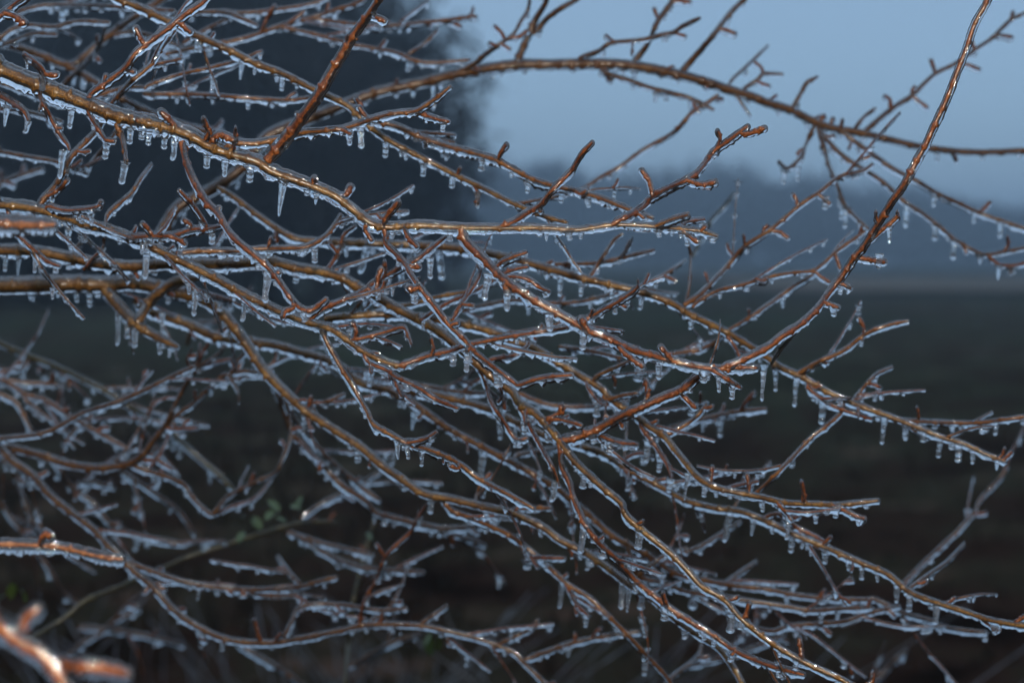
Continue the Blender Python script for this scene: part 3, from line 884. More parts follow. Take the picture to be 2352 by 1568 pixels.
B tree_branch|thin straight branch running from top left edge down to the centre behind the sharp bough
L O - 1.14>1.08 8.5,8.5,8,8,7.5,7,6.5,6,5.5 tg,a.3,f.9 : 235,-20 275,0 325,20 388,50 450,82 525,115 588,147 650,170 713,202 763,225 800,244 825,268 850,292 888,320 938,347 988,372 1050,404 1113,434 1176,466 1251,497 1301,511
L O2 O .0 6.5,6,5.5,5 tm,a.4 : 838,275 863,279 913,292 963,314 1013,332 1088,352 1140,368 1176,388 1226,414 1276,429 1326,440 1376,454 1426,474 1451,484 1498,501
S O2 5 : 1143,370 1150,352 1163,333
S O2 4.5 : 1320,438 1335,446 1346,438
S O 4.5 : 1050,402 1056,388
S O 5 : 820,262 830,245 818,228
L O3 O2 .04 4.5,4.5 tm,f1.2 : 930,300 970,305 1045,310
L O4 O2 .05 4.5,4.2 tm,f1.2 : 950,312 1000,320 1044,327
L O5 O .05 4,4 tm,f.8 : 1180,468 1205,465 1260,455 1300,448
S O 5 : 1085,425 1098,445 1095,470
L O6 - 1.2>1.18 5.5,5,4.8 tm,f1.1,a.2 : 330,214 345,217 450,217 588,227 663,230 715,224
L O7 - 1.16>1.16 4.8,4.5,4.2 tm,f1 : 330,205 345,195 412,172 475,158 550,138 600,118
L O8 - 1.1>1.1 4.8,4.5 tm,f1 : 262,230 282,204 320,170 345,153 415,135
L O9 - 1.2>1.2 4.8,4.5 tm,f1.1 : 215,224 282,203 345,200

B tree_branch|out-of-focus dark bough bent in a V at the top left corner
L V - 1.36>1.42 9,9,9,8.5,8 tb,f.2,i.7 : -25,92 0,100 37,108 100,130 150,150 175,145 205,120 250,82 312,38 370,0 390,-18
L V1 V -.02 8.5,8,8 tb,f.3 : 150,150 185,168 225,192 262,218 340,258 425,290 520,315 600,345
L V2 V -.14 5,4.5 tb : 140,200 145,195 207,132 228,100 240,65
S V2 4.5 : 207,133 220,130 230,140
L V3 - 1.28>1.25 4.8,4.5 tb,f1.1,a.7 : -20,105 0,88 30,67 62,58 125,62 175,50 250,52
L V4 - 1.26>1.24 4.5,4 tb,f1.1,a.7 : 10,103 32,95 75,78 130,80
L V5 - 1.3>1.26 4.5,4.5 tb,f1.2,a.8 : 40,30 60,22 105,12 175,12 287,17 400,26
L V6 - 1.2>1.16 5,4.8 tb,f1 : -20,183 0,190 62,213 150,245
L V7 - 1.18>1.16 4.5,4.2 tb,f1.2 : -20,246 0,250 75,260 142,279
L V8 - 1.22>1.18 4.8,4.5 tb,f1.1,a.4 : -20,344 0,348 62,360 130,372 200,400
L V9 - 1.45>1.45 5.5,5 tb,f.9 : -20,430 0,420 50,402 97,388
L V10 V .0 5,4.5 tb,a.6,f1.1 : 250,82 310,75 380,95 420,110
L V11 - 1.25>1.25 5,4.5 tb,f1.1 : 390,40 400,35 500,28 560,45 590,58
L V12 - 1.2>1.2 4.5,4.2 tb,f1 : 200,385 230,350 262,310 275,280

B tree_branch|blurred twiggy branch across the top, its tips against the sky left of centre
L U - 1.3>1.32 5.5,5.5,5,5 tm,f1,a.3,s.4 : 380,125 450,110 525,97 588,80 650,58 713,42 775,22 820,8 850,-12
L U1 U .0 5,4.8,4.5 tm,f1.1,a.3 : 718,42 800,55 888,60 963,53 1026,47 1060,42 1092,38
S U1 4.2 : 1020,48 1040,54 1057,61
S U 4.5 : 663,55 680,42 698,27
S U 4.5 : 600,76 612,45 630,15
L U2 U .0 5,4.8,4.5,4 tm,f1.2,a.5 : 645,62 725,80 800,100 850,110 913,122 938,135 988,145 1078,138
L U3 U2 .03 4,3.6 tm,f.4 : 930,130 945,120 975,100 1006,69
L U4 - 1.32>1.34 4.5,4 tm,f1.1,a.5 : 500,25 560,30 640,22 720,8 760,-10
L U5 - 1.3>1.3 4.5,4.2 tm,f1 : 420,100 470,70 520,45 540,30

B twig_end|blurred thickly iced twig end poking in from left edge above the thick bough
L F1 - 0.80>0.78 12,12,12,9 to,f1.7,i1.8 : -40,512 0,514 62,517 126,516

B twig_end|orange iced twig end with white highlights at lower left edge
L F2 - 0.84>0.86 9,8.5,8,8,7.5 to,f1.4,i1.5 : -40,1247 0,1249 82,1251 150,1258 225,1276 280,1284
S F2 7.5 : 92,1250 96,1236 104,1224 118,1230

B twig_end|very blurred orange twig fork close to the camera in the bottom left corner
L F3 - 0.60>0.57 17,17,16,15 tr,f1.3,i1.0 : -60,1395 -15,1430 0,1440 40,1471 90,1500 120,1531 165,1600
L F3b F3 -.01 15,14,14 tr,f1.3,i1.0 : 100,1508 125,1520 175,1528 250,1535 293,1546
L F3c F3 .0 14,13,14 tr,f1.0,i1.0 : 35,1468 48,1440 65,1415 88,1396

B shrub_stem|long dark stem crossing behind the lower left tangle in deep shade
L Q - 1.46>1.6 7.5,7,7,6.5,6 td,f.5,i.7,a.3 : -25,779 0,789 62,816 137,846 200,876 250,901 300,934 350,964 400,1001 450,1046 500,1089 540,1128
L Q1 - 1.42>1.4 4.5,4.5 tm,f1.1,a1 : -20,869 0,871 75,879 130,881
L Q2 - 1.42>1.4 5,5,4.5 tm,f1.2,a.5 : -10,868 22,881 62,906 100,916 137,939 175,964 225,991 250,1006 288,1027
L Q3 - 1.44>1.4 4.5,4.2 tm,f1.2,a.6 : -20,898 0,904 37,924 62,969 75,995
L Q4 Q2 .0 4,3.8 tm,f1 : 50,898 65,925 100,962
L Q5 Q2 .0 4,3.8 tm,f1.1 : 205,980 207,960 215,940 240,937
L Q6 Q2 .02 4,3.6 tm : 150,1015 175,985 213,950
L Q7 Q .0 4,3.6 tm,a1 : 62,820 60,838 30,850 0,845
L Q8 Q .0 3.6,3.4 tr,f.6 : 137,850 140,880 132,930

B shrub_stem|thin pale iced stems drooping behind the lower left corner twig
L R - 1.52>1.56 4.8,4.5,4.5 tb,f1.2,a1 : 120,1060 137,1076 163,1116 213,1154 237,1184 263,1208 325,1231 425,1249
L R1 - 1.5>1.55 4.8,4.5 tb,f1.2,a.7 : 275,1075 292,1091 350,1129 412,1176 445,1226
L R2 - 1.65>1.7 4.5,4.2 tb,f.8 : 0,1150 17,1178 50,1221 92,1276 120,1318 147,1361 177,1384
L R3 - 1.6>1.6 4.5,4 tb,f.8 : 25,1060 30,1079 50,1134 66,1176 85,1230
L R4 - 1.7>1.7 5,4.5 tb,f.7 : 150,1510 190,1475 235,1450 262,1425 320,1400
L R5 - 1.75>1.8 5,5 tb,f1 : 180,1440 250,1445 340,1460 420,1480
L R6 R .0 4.2,4 tb,f1.2,a1.5 : 165,1118 200,1105 260,1120

B bramble_stem|dark olive stem without ice slanting through the lower left, with a few green leaves
L P - 1.52>1.62 7,6.5,6,5,4.5 td,i0 : 60,1475 92,1453 150,1416 200,1376 275,1346 325,1323 375,1303 425,1281 500,1256 588,1228 663,1206 713,1198 772,1198

B bramble_stem|thin upright dark olive stem at bottom, left of centre, nearly lost in shade
L W - 1.62>1.66 5,5,4.5 td,i0 : 790,1590 798,1501 808,1401 820,1338 843,1251 863,1188 870,1160
'''
ICE_LIST = '''98,172,97,210,14 165,250,160,298,14 17,245,11,292,14 66,278,57,308,14 146,345,135,412,14 245,330,240,366,14 300,292,297,332,13 380,300,377,344,16 402,310,397,370,16 462,312,459,346,16 342,310,341,335,14 326,305,324,322,13 288,372,278,424,15 42,42,44,72,16 145,8,141,50,12 455,90,450,120,12 483,108,481,130,12 557,140,552,184,12 352,212,351,232,11 570,228,570,252,12 476,362,474,388,14 518,368,514,407,14 575,385,572,420,15
802,306,802,335,15 1018,280,1017,304,14 875,50,874,73,10 649,178,647,210,12 886,326,884,363,12 828,305,830,342,14 938,140,937,165,10 930,345,932,368,12 995,195,995,255,8
652,412,641,498,17 846,555,827,630,18 951,567,945,598,17 616,622,609,698,18 697,715,700,740,20 651,718,653,737,18 922,608,920,658,16 950,668,954,698,18 988,600,989,642,14 1008,575,1015,644,15 1122,630,1113,692,17 1166,666,1163,716,15 1040,404,1037,433,13 1098,455,1097,480,13 973,385,971,406,12 722,578,723,605,13 680,625,679,651,14 795,565,795,590,10 1025,745,1023,768,14
1215,415,1211,445,13 1292,440,1288,467,14 1350,458,1351,477,14 1306,530,1309,553,22 1513,528,1514,546,18 1577,545,1579,566,18 1638,545,1637,559,18 1256,530,1256,554,12 1262,718,1262,762,20 1342,760,1338,805,18 1287,632,1286,683,12 1336,645,1334,682,12 1405,660,1405,686,14 1251,668,1251,684,14 1213,698,1214,722,12
1470,842,1464,877,20 1515,828,1512,873,17 1618,848,1614,880,20 1683,880,1681,918,18 1592,925,1586,955,14 1372,922,1370,958,14 1756,840,1752,880,14 1651,862,1651,902,12 1342,1088,1338,1123,14 1276,1105,1267,1153,16 1490,1010,1483,1064,16 1517,1050,1513,1085,14 1540,1100,1536,1132,15 1445,1095,1441,1128,14 1580,1085,1573,1150,10 1620,1112,1617,1142,14 1404,1012,1398,1045,16 1360,998,1362,1020,16 1452,1020,1452,1034,16 1206,965,1202,998,17 1192,1008,1192,1028,16 1655,955,1654,1005,12 1255,975,1258,1018,12
1802,390,1799,424,13 1832,385,1832,417,11 1897,466,1894,482,14 1945,475,1940,525,16 1936,470,1932,505,12 1975,510,1976,528,12 2085,470,2078,524,14 2148,515,2147,553,13 2192,550,2189,597,13 2253,582,2252,607,14 2296,607,2293,643,13 2144,442,2145,476,12 2238,486,2237,513,12 2298,508,2297,547,13 2043,525,2042,560,10 1914,705,1914,728,15 1932,655,1930,677,14 1949,660,1948,676,12 2020,603,2019,618,14
1783,842,1781,900,13 1831,864,1824,936,14 1890,920,1886,975,14 2033,955,2025,1022,14 2083,975,2080,1012,12 2122,988,2121,1016,12 2160,1005,2155,1053,13 2202,1018,2200,1062,14 2236,1032,2233,1066,13 2292,1055,2290,1080,13 2289,966,2286,1000,12 1919,1160,1919,1190,18 1974,1188,1972,1208,18
1812,1192,1807,1240,12 1820,1228,1817,1270,14 1897,1258,1893,1295,14 1948,1282,1948,1310,10 2015,1312,2015,1336,10 2062,1340,2058,1385,14 2090,1362,2087,1405,13 2153,1386,2147,1435,13 2284,1444,2284,1458,14 1830,1510,1827,1540,16 1789,1535,1790,1556,15 2263,1450,2263,1472,10
1678,1172,1664,1246,15 1732,1186,1727,1230,14 1470,1215,1465,1262,17 1384,1258,1383,1284,15 1342,1208,1332,1272,14 1527,1388,1525,1426,16 1461,1336,1460,1363,14 1598,1336,1590,1400,16 1682,1405,1677,1454,16 1292,1335,1285,1397,12 1347,1412,1344,1440,14 1430,1335,1426,1400,12 1446,1348,1441,1406,12 1475,1362,1472,1400,14 1483,1505,1480,1552,14 1641,1462,1639,1485,14 1616,1448,1618,1470,14 1678,1496,1678,1520,14 1210,1288,1210,1308,18
853,850,848,888,16 921,908,918,935,16 935,882,933,900,15 700,945,695,1000,13 953,945,947,988,14 913,1008,915,1055,14 935,1020,937,1055,12 970,1032,968,1072,13 1110,1040,1102,1100,14 1150,960,1148,1010,15 1073,812,1071,856,12 1075,808,1075,835,18 1145,858,1144,890,20 1041,806,1040,842,14 990,1140,988,1180,13
83,580,78,628,12 130,610,127,628,14 158,502,155,556,14 182,484,181,508,14 212,482,209,519,12 338,562,332,643,14 327,548,326,586,10 417,560,414,590,14 345,545,345,565,12 487,525,486,562,14 450,668,445,727,14 507,685,506,715,12 562,680,557,740,14 485,680,486,694,14 14,580,11,625,10 45,580,41,633,10 75,675,77,692,9 205,672,206,705,10 272,705,270,795,12 292,728,290,778,10 310,745,309,800,12 373,722,372,768,10 367,775,366,815,12 401,795,400,808,14 120,660,121,688,9 175,670,177,694,9 1754,880,1750,923,10'''

def pts(s):
    return [tuple(float(v) for v in p.split(',')) for p in s.split()]

for line in TRACE.strip().split('\n'):
    line = line.strip()
    if not line: continue
    if line[0] == 'B':
        nm, lab = line[2:].split('|')
        thing(nm, lab, 'twig' if nm == 'twig_end' else ('stem' if 'stem' in nm else 'branch'),
              {'tree_branch': 'ice-glazed branches of the tree', 'twig_end': 'twig ends close to the camera'}.get(nm, 'stems behind the branches'))
    elif line[0] == 'L':
        head, p = line[2:].split(' : ')
        h = head.split()
        lid, par, dep, rad = h[0], h[1], [float(v) for v in h[2].split('>')], [float(v) for v in h[3].split(',')]
        kw = {}
        for f in (h[4].split(',') if len(h) > 4 else []):
            if f[0] == 't': kw['tone'] = f[1:]
            elif f[0] == 'f': kw['fringe'] = float(f[1:])
            elif f[0] == 'a': kw['auto'] = float(f[1:])
            elif f[0] == 'i': kw['ice'] = float(f[1:])
            elif f[0] == 's': kw['spurs'] = float(f[1:])
        add_limb(lid, None if par == '-' else par, dep, rad, pts(p), **kw)
    elif line[0] == 'S':
        head, p = line[2:].split(' : ')
        lid, r = head.split()
        add_spur(lid, float(r), pts(p))

# finer side twigs filling out the tangle behind the sharp branches
WISPY = dict(C=.35, D=.25, E=.4, G=.35, H=.4, I=.45, J=.5, M=.4, N=.45, K=.4, Q=.45, R=.45, O=.2, U=.2, V=.25)
nw_ = 0
for lm in list(ALL):
    d = lm['D'].mean()
    if lm['id'][0] not in WISPY or lm['ice'] == 0 or d < 1.03: continue
    n = len(lm['P2'])
    for _ in range(int(WISPY[lm['id'][0]] * n * STEP / 100 + random.random())):
        i = random.randrange(2, n - 1)
        x, y = lm['P2'][i]
        if not (-20 < x < 2370 and 0 < y < 1585): continue
        t = lm['P2'][i] - lm['P2'][i - 1]
        a = math.atan2(t[1], t[0]) + random.choice((-1, 1)) * random.uniform(0.25, 0.8)
        L = random.uniform(60, 210)
        q, P = np.array([x, y]), [(x, y)]
        bend = random.uniform(-.22, .22)
        for _k in range(4):
            a += bend * .5 + random.uniform(-.09, .09)
            q = q + np.array([math.cos(a), math.sin(a)]) * L / 4
            P.append(tuple(q))
        if min(p[1] for p in P) < 640 and max(p[0] for p in P) > 1120 and d > 1.2: continue      # keep the sky as open as it is
        nw_ += 1
        THING = lm['th']
        add_limb('w%d' % nw_, lm['id'], [random.uniform(-.04, .06)], [random.uniform(2.4, 3.1), 2.2, 1.7], P,
                 tone=random.choice('rrm'), fringe=random.uniform(.8, 1.25), auto=random.choice((0, .6, 1.6)), ice=random.uniform(.7, 1.1), name='twig')

# small fruiting spurs on the blurred outer twigs, as dense as the photograph shows
for lm in list(ALL):
    n = len(lm['P2'])
    d = lm['D'].mean()
    dens = lm['spurs'] + (0.3 if d > 1.15 and lm['ice'] > 0 else (0.15 if d > 1.02 else 0))
    k = int(dens * n * STEP / 100 + random.random())
    for _ in range(k):
        i = random.randrange(3, max(4, n - 2))
        if i + 1 >= n: continue
        t = lm['P2'][i + 1] - lm['P2'][i - 1]
        a = math.atan2(t[1], t[0]) + random.choice((-1, 1)) * random.uniform(0.6, 1.2)
        L = random.uniform(9, 26) + lm['rp'][i]
        b = a + random.uniform(-0.6, 0.6)
        p0 = lm['P2'][i]
        p1 = p0 + np.array([math.cos(a), math.sin(a)]) * L * 0.55
        p2 = p1 + np.array([math.cos(b), math.sin(b)]) * L * 0.45
        add_spur(lm['id'], random.uniform(3.2, 4.4), [tuple(p0), tuple(p1), tuple(p2)], dd=random.uniform(-1, 1) * L * KPX)

finish_coats()

# traced icicles: each hangs from the limb whose underside is nearest
for s in ICE_LIST.split():
    x0, y0, x1, y1, w = (float(v) for v in s.split(','))
    best, bd, bi = None, 1e9, 0
    for lm in ALL:
        if lm['ice'] == 0 or lm['id'].startswith('F'): continue
        i = nearest(lm, x0, y0)
        dx, dy = lm['P2'][i][0] - x0, lm['P2'][i][1] + lm['rp'][i] - y0
        e = math.hypot(dx, dy) + (lm['D'][i] - 0.95) * 6
        if e < bd: best, bd, bi = lm, e, i
    hang_icicle(best, x0, y0, x1, y1, w)

# small drips along the rest
for lm in ALL:
    if lm['ice'] == 0: continue
    n = len(lm['P2'])
    dens = lm['auto'] * 1.2 + (0.65 if lm['D'].mean() > 1.02 else 0.35)
    for _ in range(int(dens * n * STEP / 100 + random.random())):
        i = random.randrange(2, n - 1)
        x, y = lm['P2'][i]
        if not (-20 < x < 2372 and -20 < y < 1590): continue
        L = random.uniform(4, 13) * (2.2 if random.random() < 0.15 else 1)
        y += lm['rp'][i] + 1.5
        hang_icicle(lm, x, y, x - L * random.uniform(0.0, 0.2), y + L + 3, random.uniform(8.5, 14), i=i)

# ------------------------------------------------------------------ green leaves on the bramble
def leaf_mesh(seed):
    r = np.random.default_rng(seed)
    N = 7
    V, F = [], []
    for i in range(N):
        t = i / (N - 1)
        w = 0.32 * math.sin(math.pi * min(1, t * 0.92 + 0.04)) ** 0.8 + 0.01
        zc = -0.35 * t * t
        for s in (-1, 0, 1):
            V.append((s * w, t, zc + (0.10 * abs(s)) + r.uniform(-.02, .02)))
    for i in range(N - 1):
        a = i * 3
        F += [(a, a + 1, a + 4, a + 3), (a + 1, a + 2, a + 5, a + 4)]
    return mesh_from('leaf', np.array(V), [np.array(F)])

LEAFM = simple('green_leaf', (0.035, 0.06, 0.010), 0.4, (0.012, 0.022, 0.005), 300)
leafs = [leaf_mesh(k) for k in range(3)]
for m_ in leafs: m_.materials.append(LEAFM)
def add_leaf(lm, x, y, d, size, ang, tilt):
    o = bpy.data.objects.new('leaf', random.choice(leafs))
    col.objects.link(o); o.parent = lm['o']
    o.location = tuple(place(x, y, d) - lm['base'])
    o.rotation_euler = (tilt, random.uniform(-.5, .5), ang)
    s = size * 0.62 * KPX * d
    o.scale = (s, s, s)
P_, W_ = LIMBS['P'], LIMBS['W']
for (x, y, s, a, t) in ((598, 1215, 60, .6, 1.2), (612, 1195, 55, -.5, 1.0), (580, 1190, 48, 2.4, .5), (640, 1175, 60, 1.0, 1.1), (684, 1168, 52, -.8, 1.3),
                        (690, 1170, 46, .9, .6), (560, 1222, 50, 2.8, -.4), (625, 1212, 44, .2, -.3), (655, 1200, 42, 1.8, .9)):
    add_leaf(P_, x, y, 1.58 + random.uniform(-.02, .02), s, a, t)
for (x, y, s, a, t) in ((985, 1462, 70, .5, -1.2), (1005, 1462, 60, -.9, -1.0), (992, 1455, 50, 2.2, -.6), (850, 1240, 40, .6, 1.0), (815, 1350, 44, -1.2, .8)):
    add_leaf(W_, x, y, 1.64, s, a, t)
for (x, y, s, a, t) in ((30, 1340, 60, .5, -1.0), (45, 1355, 55, -1.1, -.8), (15, 1365, 50, 2.0, -.4), (60, 1140 + 220, 40, 1.2, -1.2)):
    add_leaf(P_, x, y, 1.62, s, a, t)

# ------------------------------------------------------------------ field
def field_mat():
    m, n, l, p = new_mat('field_ground')
    tc = n.new('ShaderNodeTexCoord')
    a = n.new('ShaderNodeTexNoise'); a.inputs['Scale'].default_value = 0.9; a.inputs['Detail'].default_value = 8; a.inputs['Roughness'].default_value = 0.7
    b = n.new('ShaderNodeTexNoise'); b.inputs['Scale'].default_value = 0.06; b.inputs['Detail'].default_value = 3
    c = n.new('ShaderNodeTexNoise'); c.inputs['Scale'].default_value = 9; c.inputs['Detail'].default_value = 4
    for t in (a, b, c): l.new(tc.outputs['Object'], t.inputs['Vector'])
    r = ramp(n, [(0.36, (0.006, 0.0044, 0.0034)), (0.46, (0.030, 0.021, 0.015)), (0.56, (0.026, 0.032, 0.020)), (0.67, (0.105, 0.080, 0.060))])
    l.new(a.outputs['Fac'], r.inputs['Fac'])
    r2 = ramp(n, [(0.4, (0.95, 0.9, 0.95)), (0.62, (0.7, 1.05, 0.9))])
    l.new(b.outputs['Fac'], r2.inputs['Fac'])
    mx = n.new('ShaderNodeMix'); mx.data_type = 'RGBA'; mx.blend_type = 'MULTIPLY'; mx.inputs['Factor'].default_value = 0.8
    l.new(r.outputs['Color'], mx.inputs['A']); l.new(r2.outputs['Color'], mx.inputs['B'])
    # bare tilled soil close by, grass further out
    sy = n.new('ShaderNodeSeparateXYZ'); l.new(tc.outputs['Object'], sy.inputs[0])
    my = n.new('ShaderNodeMapRange'); my.inputs['From Min'].default_value = 9; my.inputs['From Max'].default_value = 34
    l.new(sy.outputs['Y'], my.inputs['Value'])
    soil = n.new('ShaderNodeMix'); soil.data_type = 'RGBA'; soil.blend_type = 'MULTIPLY'; soil.inputs['Factor'].default_value = 1.0
    soil.inputs['B'].default_value = (0.72, 0.50, 0.46, 1)
    l.new(r.outputs['Color'], soil.inputs['A'])
    mz = n.new('ShaderNodeMix'); mz.data_type = 'RGBA'
    l.new(my.outputs[0], mz.inputs['Factor']); l.new(soil.outputs['Result'], mz.inputs['A']); l.new(mx.outputs['Result'], mz.inputs['B'])
    l.new(mz.outputs['Result'], p.inputs['Base Color'])
    p.inputs['Roughness'].default_value = 0.9
    p.inputs['Specular IOR Level'].default_value = 0.0
    bp = n.new('ShaderNodeBump'); bp.inputs['Strength'].default_value = 0.8; bp.inputs['Distance'].default_value = 0.08
    l.new(c.outputs['Fac'], bp.inputs['Height']); l.new(bp.outputs['Normal'], p.inputs['Normal'])
    return m

xs = np.concatenate([-np.geomspace(1500, 3, 34), np.linspace(-2.5, 2.5, 8), np.geomspace(3, 1500, 34)])
ys = np.concatenate([-np.geomspace(1500, 4, 12), np.linspace(-3, 3, 5), np.geomspace(3.6, 1500, 70)])
X, Y = np.meshgrid(xs, ys)
Z = np.zeros_like(X)
for i in range(X.shape[0]):
    for j in range(X.shape[1]):
        q = Vector((X[i, j] * 0.35, Y[i, j] * 0.35, 0))
        Z[i, j] = 0.05 * mnoise.noise(q) + 0.12 * mnoise.noise(q * 0.12)
V = np.stack([X, Y, Z], -1).reshape(-1, 3)
ny, nx = X.shape
I, J = np.meshgrid(np.arange(ny - 1), np.arange(nx - 1), indexing='ij')
Fq = np.stack([I * nx + J, I * nx + J + 1, (I + 1) * nx + J + 1, (I + 1) * nx + J], -1).reshape(-1, 4)
field = obj('field', mesh_from('field', V, [Fq]), field_mat())
tag(field, 'dark fallow field stretching to the treeline', 'field', kind='structure')

# pale dead-grass strip on the far side of the field
def strip(name, y0, y1, x0, x1, z, m):
    N = 40
    A = Acc()
    V, F = [], []
    for i in range(N):
        x = x0 + (x1 - x0) * i / (N - 1)
        w = 4 * mnoise.noise(Vector((x * 0.05, 3.1, 0)))
        V += [(x, y0 + w, z), (x, y1 + w * 0.6, z)]
    for i in range(N - 1):
        F.append((2 * i, 2 * i + 2, 2 * i + 3, 2 * i + 1))
    return obj(name, mesh_from(name, np.array(V), [np.array(F)]), m)
st = strip('stubble_strip', 80, 128, 10, 220, 0.20, simple('pale_stubble', (0.12, 0.10, 0.08), 0.9, (0.07, 0.058, 0.046), 0.25))
tag(st, 'pale strip of dead grass across the far field', 'grass strip', kind='structure')

# tufts of dead grass and weeds over the near field
A = Acc()
r = np.random.default_rng(21)
for k in range(2600):
    yy = 3.4 + 24 * r.random() ** 1.6
    xx = r.uniform(-0.36, 0.36) * yy * 1.1
    h = r.uniform(0.04, 0.18) * (1.3 if xx < 0 else 0.7)
    for b in range(5):
        a = r.uniform(0, 6.28); ln = r.uniform(.3, 1) * h; dx, dy = math.cos(a) * ln * .6, math.sin(a) * ln * .6
        w = 0.006
        p = np.array([[xx - w, yy, -.05], [xx + w, yy, -.05], [xx + dx * .4 + w * .6, yy + dy * .4, ln * .7], [xx + dx * .4 - w * .6, yy + dy * .4, ln * .7],
                      [xx + dx, yy + dy, ln]])
        A.quads(p[:4], np.array([[0, 1, 2, 3]])); A.tris(p[[3, 2, 4]], np.array([[0, 1, 2]]))
gr = obj('grass', A.mesh('grass'), simple('dead_grass', (0.022, 0.014, 0.009), 0.8, (0.010, 0.007, 0.004), 2.0))
tag(gr, 'short dead grass and weeds scattered over the near field', 'grass', kind='stuff')

# low frosted brush just behind the tree, a blue-grey blur in the photograph
A = Acc()
for k in range(130):
    yy = r.uniform(2.2, 3.6); xx = r.uniform(-1.02, 0.12) * yy * 0.235 + r.normal(0, .05)
    L = r.uniform(.25, .62); lean = r.uniform(-1.8, 1.8); lz = r.uniform(-.3, 1.2); L *= .7
    n = 9; t = np.linspace(0, 1, n)
    top_z = CAMZ - 0.16 * yy + r.uniform(-.5, .02) * yy * 0.14
    C = np.stack([xx + lean * L * t + .04 * np.sin(t * 5 + k), yy + .1 * t * r.uniform(-1, 1), top_z - L * (1 - t) + lz * L * (t * t - t)], 1)
    T_, U_, S_, H_ = frames(C)
    rad = 0.0016 * (1.15 - .6 * t)
    th = np.linspace(0, 2 * math.pi, 5, endpoint=False)
    A.rings(C[:, None] + rad[:, None, None] * (np.cos(th)[None, :, None] * U_[:, None] + np.sin(th)[None, :, None] * S_[:, None]))
bs = obj('frosted_brush', A.mesh('frosted_brush'), simple('frosted_stems', (0.09, 0.095, 0.11), 0.35, (0.02, 0.017, 0.014), 60))
tag(bs, 'frosted tangle of thin brush low behind the branches', 'brush', kind='stuff')

# ------------------------------------------------------------------ woods beyond the field
WOODM = simple('winter_wood', (0.03, 0.025, 0.022), 0.95, (0.014, 0.012, 0.011), 0.4)
def wood(name, trees, cards0, card):
    A = Acc()
    r = np.random.default_rng(len(trees) * 7 + 3)
    for (x, y, h, w, dens) in trees:
        cards = int(cards0 * dens)
        n = 7; t = np.linspace(0, 1, n)
        C = np.stack([x + .25 * np.sin(t * 3 + x), y + 0 * t, -.3 + (h * .8 + .3) * t], 1)
        T_, U_, S_, H_ = frames(C + 1e-4 * np.arange(n)[:, None])
        rad = (0.018 * h) * (1.05 - .85 * t)
        th = np.linspace(0, 2 * math.pi, 6, endpoint=False)
        ax, ay = np.array([1.0, 0, 0]), np.array([0, 1.0, 0])
        A.rings(C[:, None] + rad[:, None, None] * (np.cos(th)[None, :, None] * ax + np.sin(th)[None, :, None] * ay))
        for b in range(9):                                       # limbs
            z0 = h * r.uniform(.15, .7); a = r.uniform(0, 6.28); L = w * r.uniform(.5, 1)
            q = np.linspace(0, 1, 5)
            C = np.stack([x + math.cos(a) * L * q, y + math.sin(a) * L * q, z0 + L * .8 * q + .2 * q * q], 1)
            rad = .006 * h * (1.05 - .9 * q)
            th5 = np.linspace(0, 2 * math.pi, 4, endpoint=False)
            A.rings(C[:, None] + rad[:, None, None] * (np.cos(th5)[None, :, None] * np.array([0, 0, 1.0]) + np.sin(th5)[None, :, None] * np.array([-math.sin(a), math.cos(a), 0])))
        # twigs: thin slivers through the crown, denser inside
        u = r.normal(size=(cards, 3)); u /= np.linalg.norm(u, axis=1)[:, None]
        rr = r.random(cards) ** .45
        c = u * rr[:, None] * np.array([w, w, h * .5]) + np.array([x, y, h * .52])
        c[:, 2] = np.clip(c[:, 2], 0.1, None)
        keep = r.random(cards) < np.interp(c[:, 2] / h, [0, .45, .8, 1.0], [1, 1, .55, .3]); c = c[keep]; cards = len(c)
        d1 = r.normal(size=(cards, 3)); d1[:, 2] = np.abs(d1[:, 2]) + .3; d1 /= np.linalg.norm(d1, axis=1)[:, None]
        d2 = np.cross(d1, r.normal(size=(cards, 3))); d2 /= np.linalg.norm(d2, axis=1)[:, None]
        ln = card * r.uniform(.5, 1.3, cards)[:, None]
        p = np.stack([c - d1 * ln * .5 - d2 * ln * .12, c - d1 * ln * .5 + d2 * ln * .12, c + d1 * ln * .5], 1).reshape(-1, 3)
        A.tris(p, np.arange(cards * 3).reshape(-1, 3))
    return obj(name, A.mesh(name), WOODM)

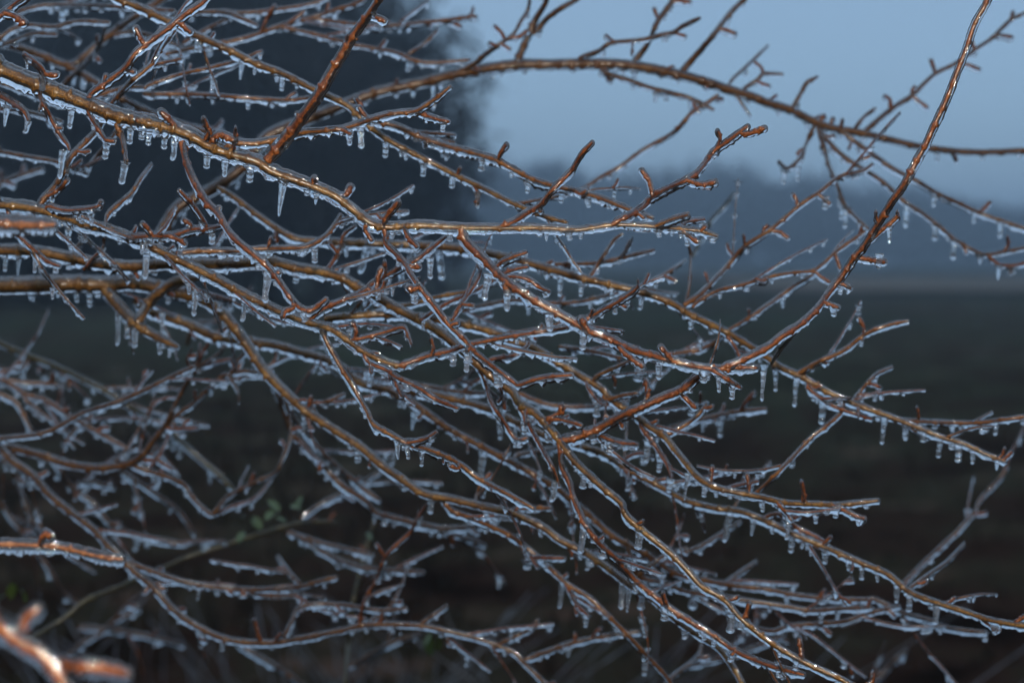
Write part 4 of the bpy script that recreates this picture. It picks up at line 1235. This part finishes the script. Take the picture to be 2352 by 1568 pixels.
r2 = np.random.default_rng(5)
tr = []
px = lambda x, d: (x - 1176) * KPX * d
for k in range(60):
    d = r2.uniform(62, 92)
    x = -1000 + 2020 * (k / 59.0) + r2.uniform(-30, 30)
    h = 13.2 + r2.uniform(-1.0, 1.5)
    if x > 850: h = 13.0 - (x - 850) / 200 * 3.0
    tr.append((px(x, d), d, h, r2.uniform(2.0, 3.0), float(np.interp(x, [500, 850, 1030], [1.0, .75, .35]))))
nw = wood('near_woodland', tr, 1500, 0.9)
tag(nw, 'dark near edge of bare woodland on the left', 'woodland', kind='stuff')
tr = []
for k in range(330):
    d = r2.uniform(330, 470)
    x = -900 + 4600 * r2.random()
    top = np.interp(x, [1000, 1150, 1300, 1420, 1560, 1700, 1900, 2100, 2250, 2352, 2600], [350, 352, 372, 388, 350, 368, 385, 415, 455, 470, 480])
    h = (590 - top) * KPX * d + CAMZ
    h *= r2.uniform(.8, 1.02)
    tr.append((px(x, d), d, h, r2.uniform(5.0, 8.5), r2.uniform(.4, 1.1)))
fw = wood('far_woodland', tr, 420, 4.0)
tag(fw, 'hazy blue far treeline across the field', 'woodland', kind='stuff')

# ------------------------------------------------------------------ dusk mist
bx = np.array([[sx * 1600, 0 + sy * 1600, z] for z in (-1.5, 27) for sy in (-1, 1) for sx in (-1, 1)], float)
bf = np.array([[0, 2, 3, 1], [4, 5, 7, 6], [0, 1, 5, 4], [2, 6, 7, 3], [0, 4, 6, 2], [1, 3, 7, 5]])
hm = bpy.data.materials.new('mist'); hm.use_nodes = True
hn, hl = hm.node_tree.nodes, hm.node_tree.links
hn.clear()
ho = hn.new('ShaderNodeOutputMaterial'); hv = hn.new('ShaderNodeVolumePrincipled')
hv.inputs['Color'].default_value = (0.74, 0.88, 1.0, 1)
hv.inputs['Anisotropy'].default_value = 0.7
hv.inputs['Density'].default_value = 0.0021
hl.new(hv.outputs[0], ho.inputs['Volume'])
hz = obj('haze', mesh_from('haze', bx, [bf]), hm)
tag(hz, 'thin dusk mist lying over the whole field', 'mist', kind='stuff')
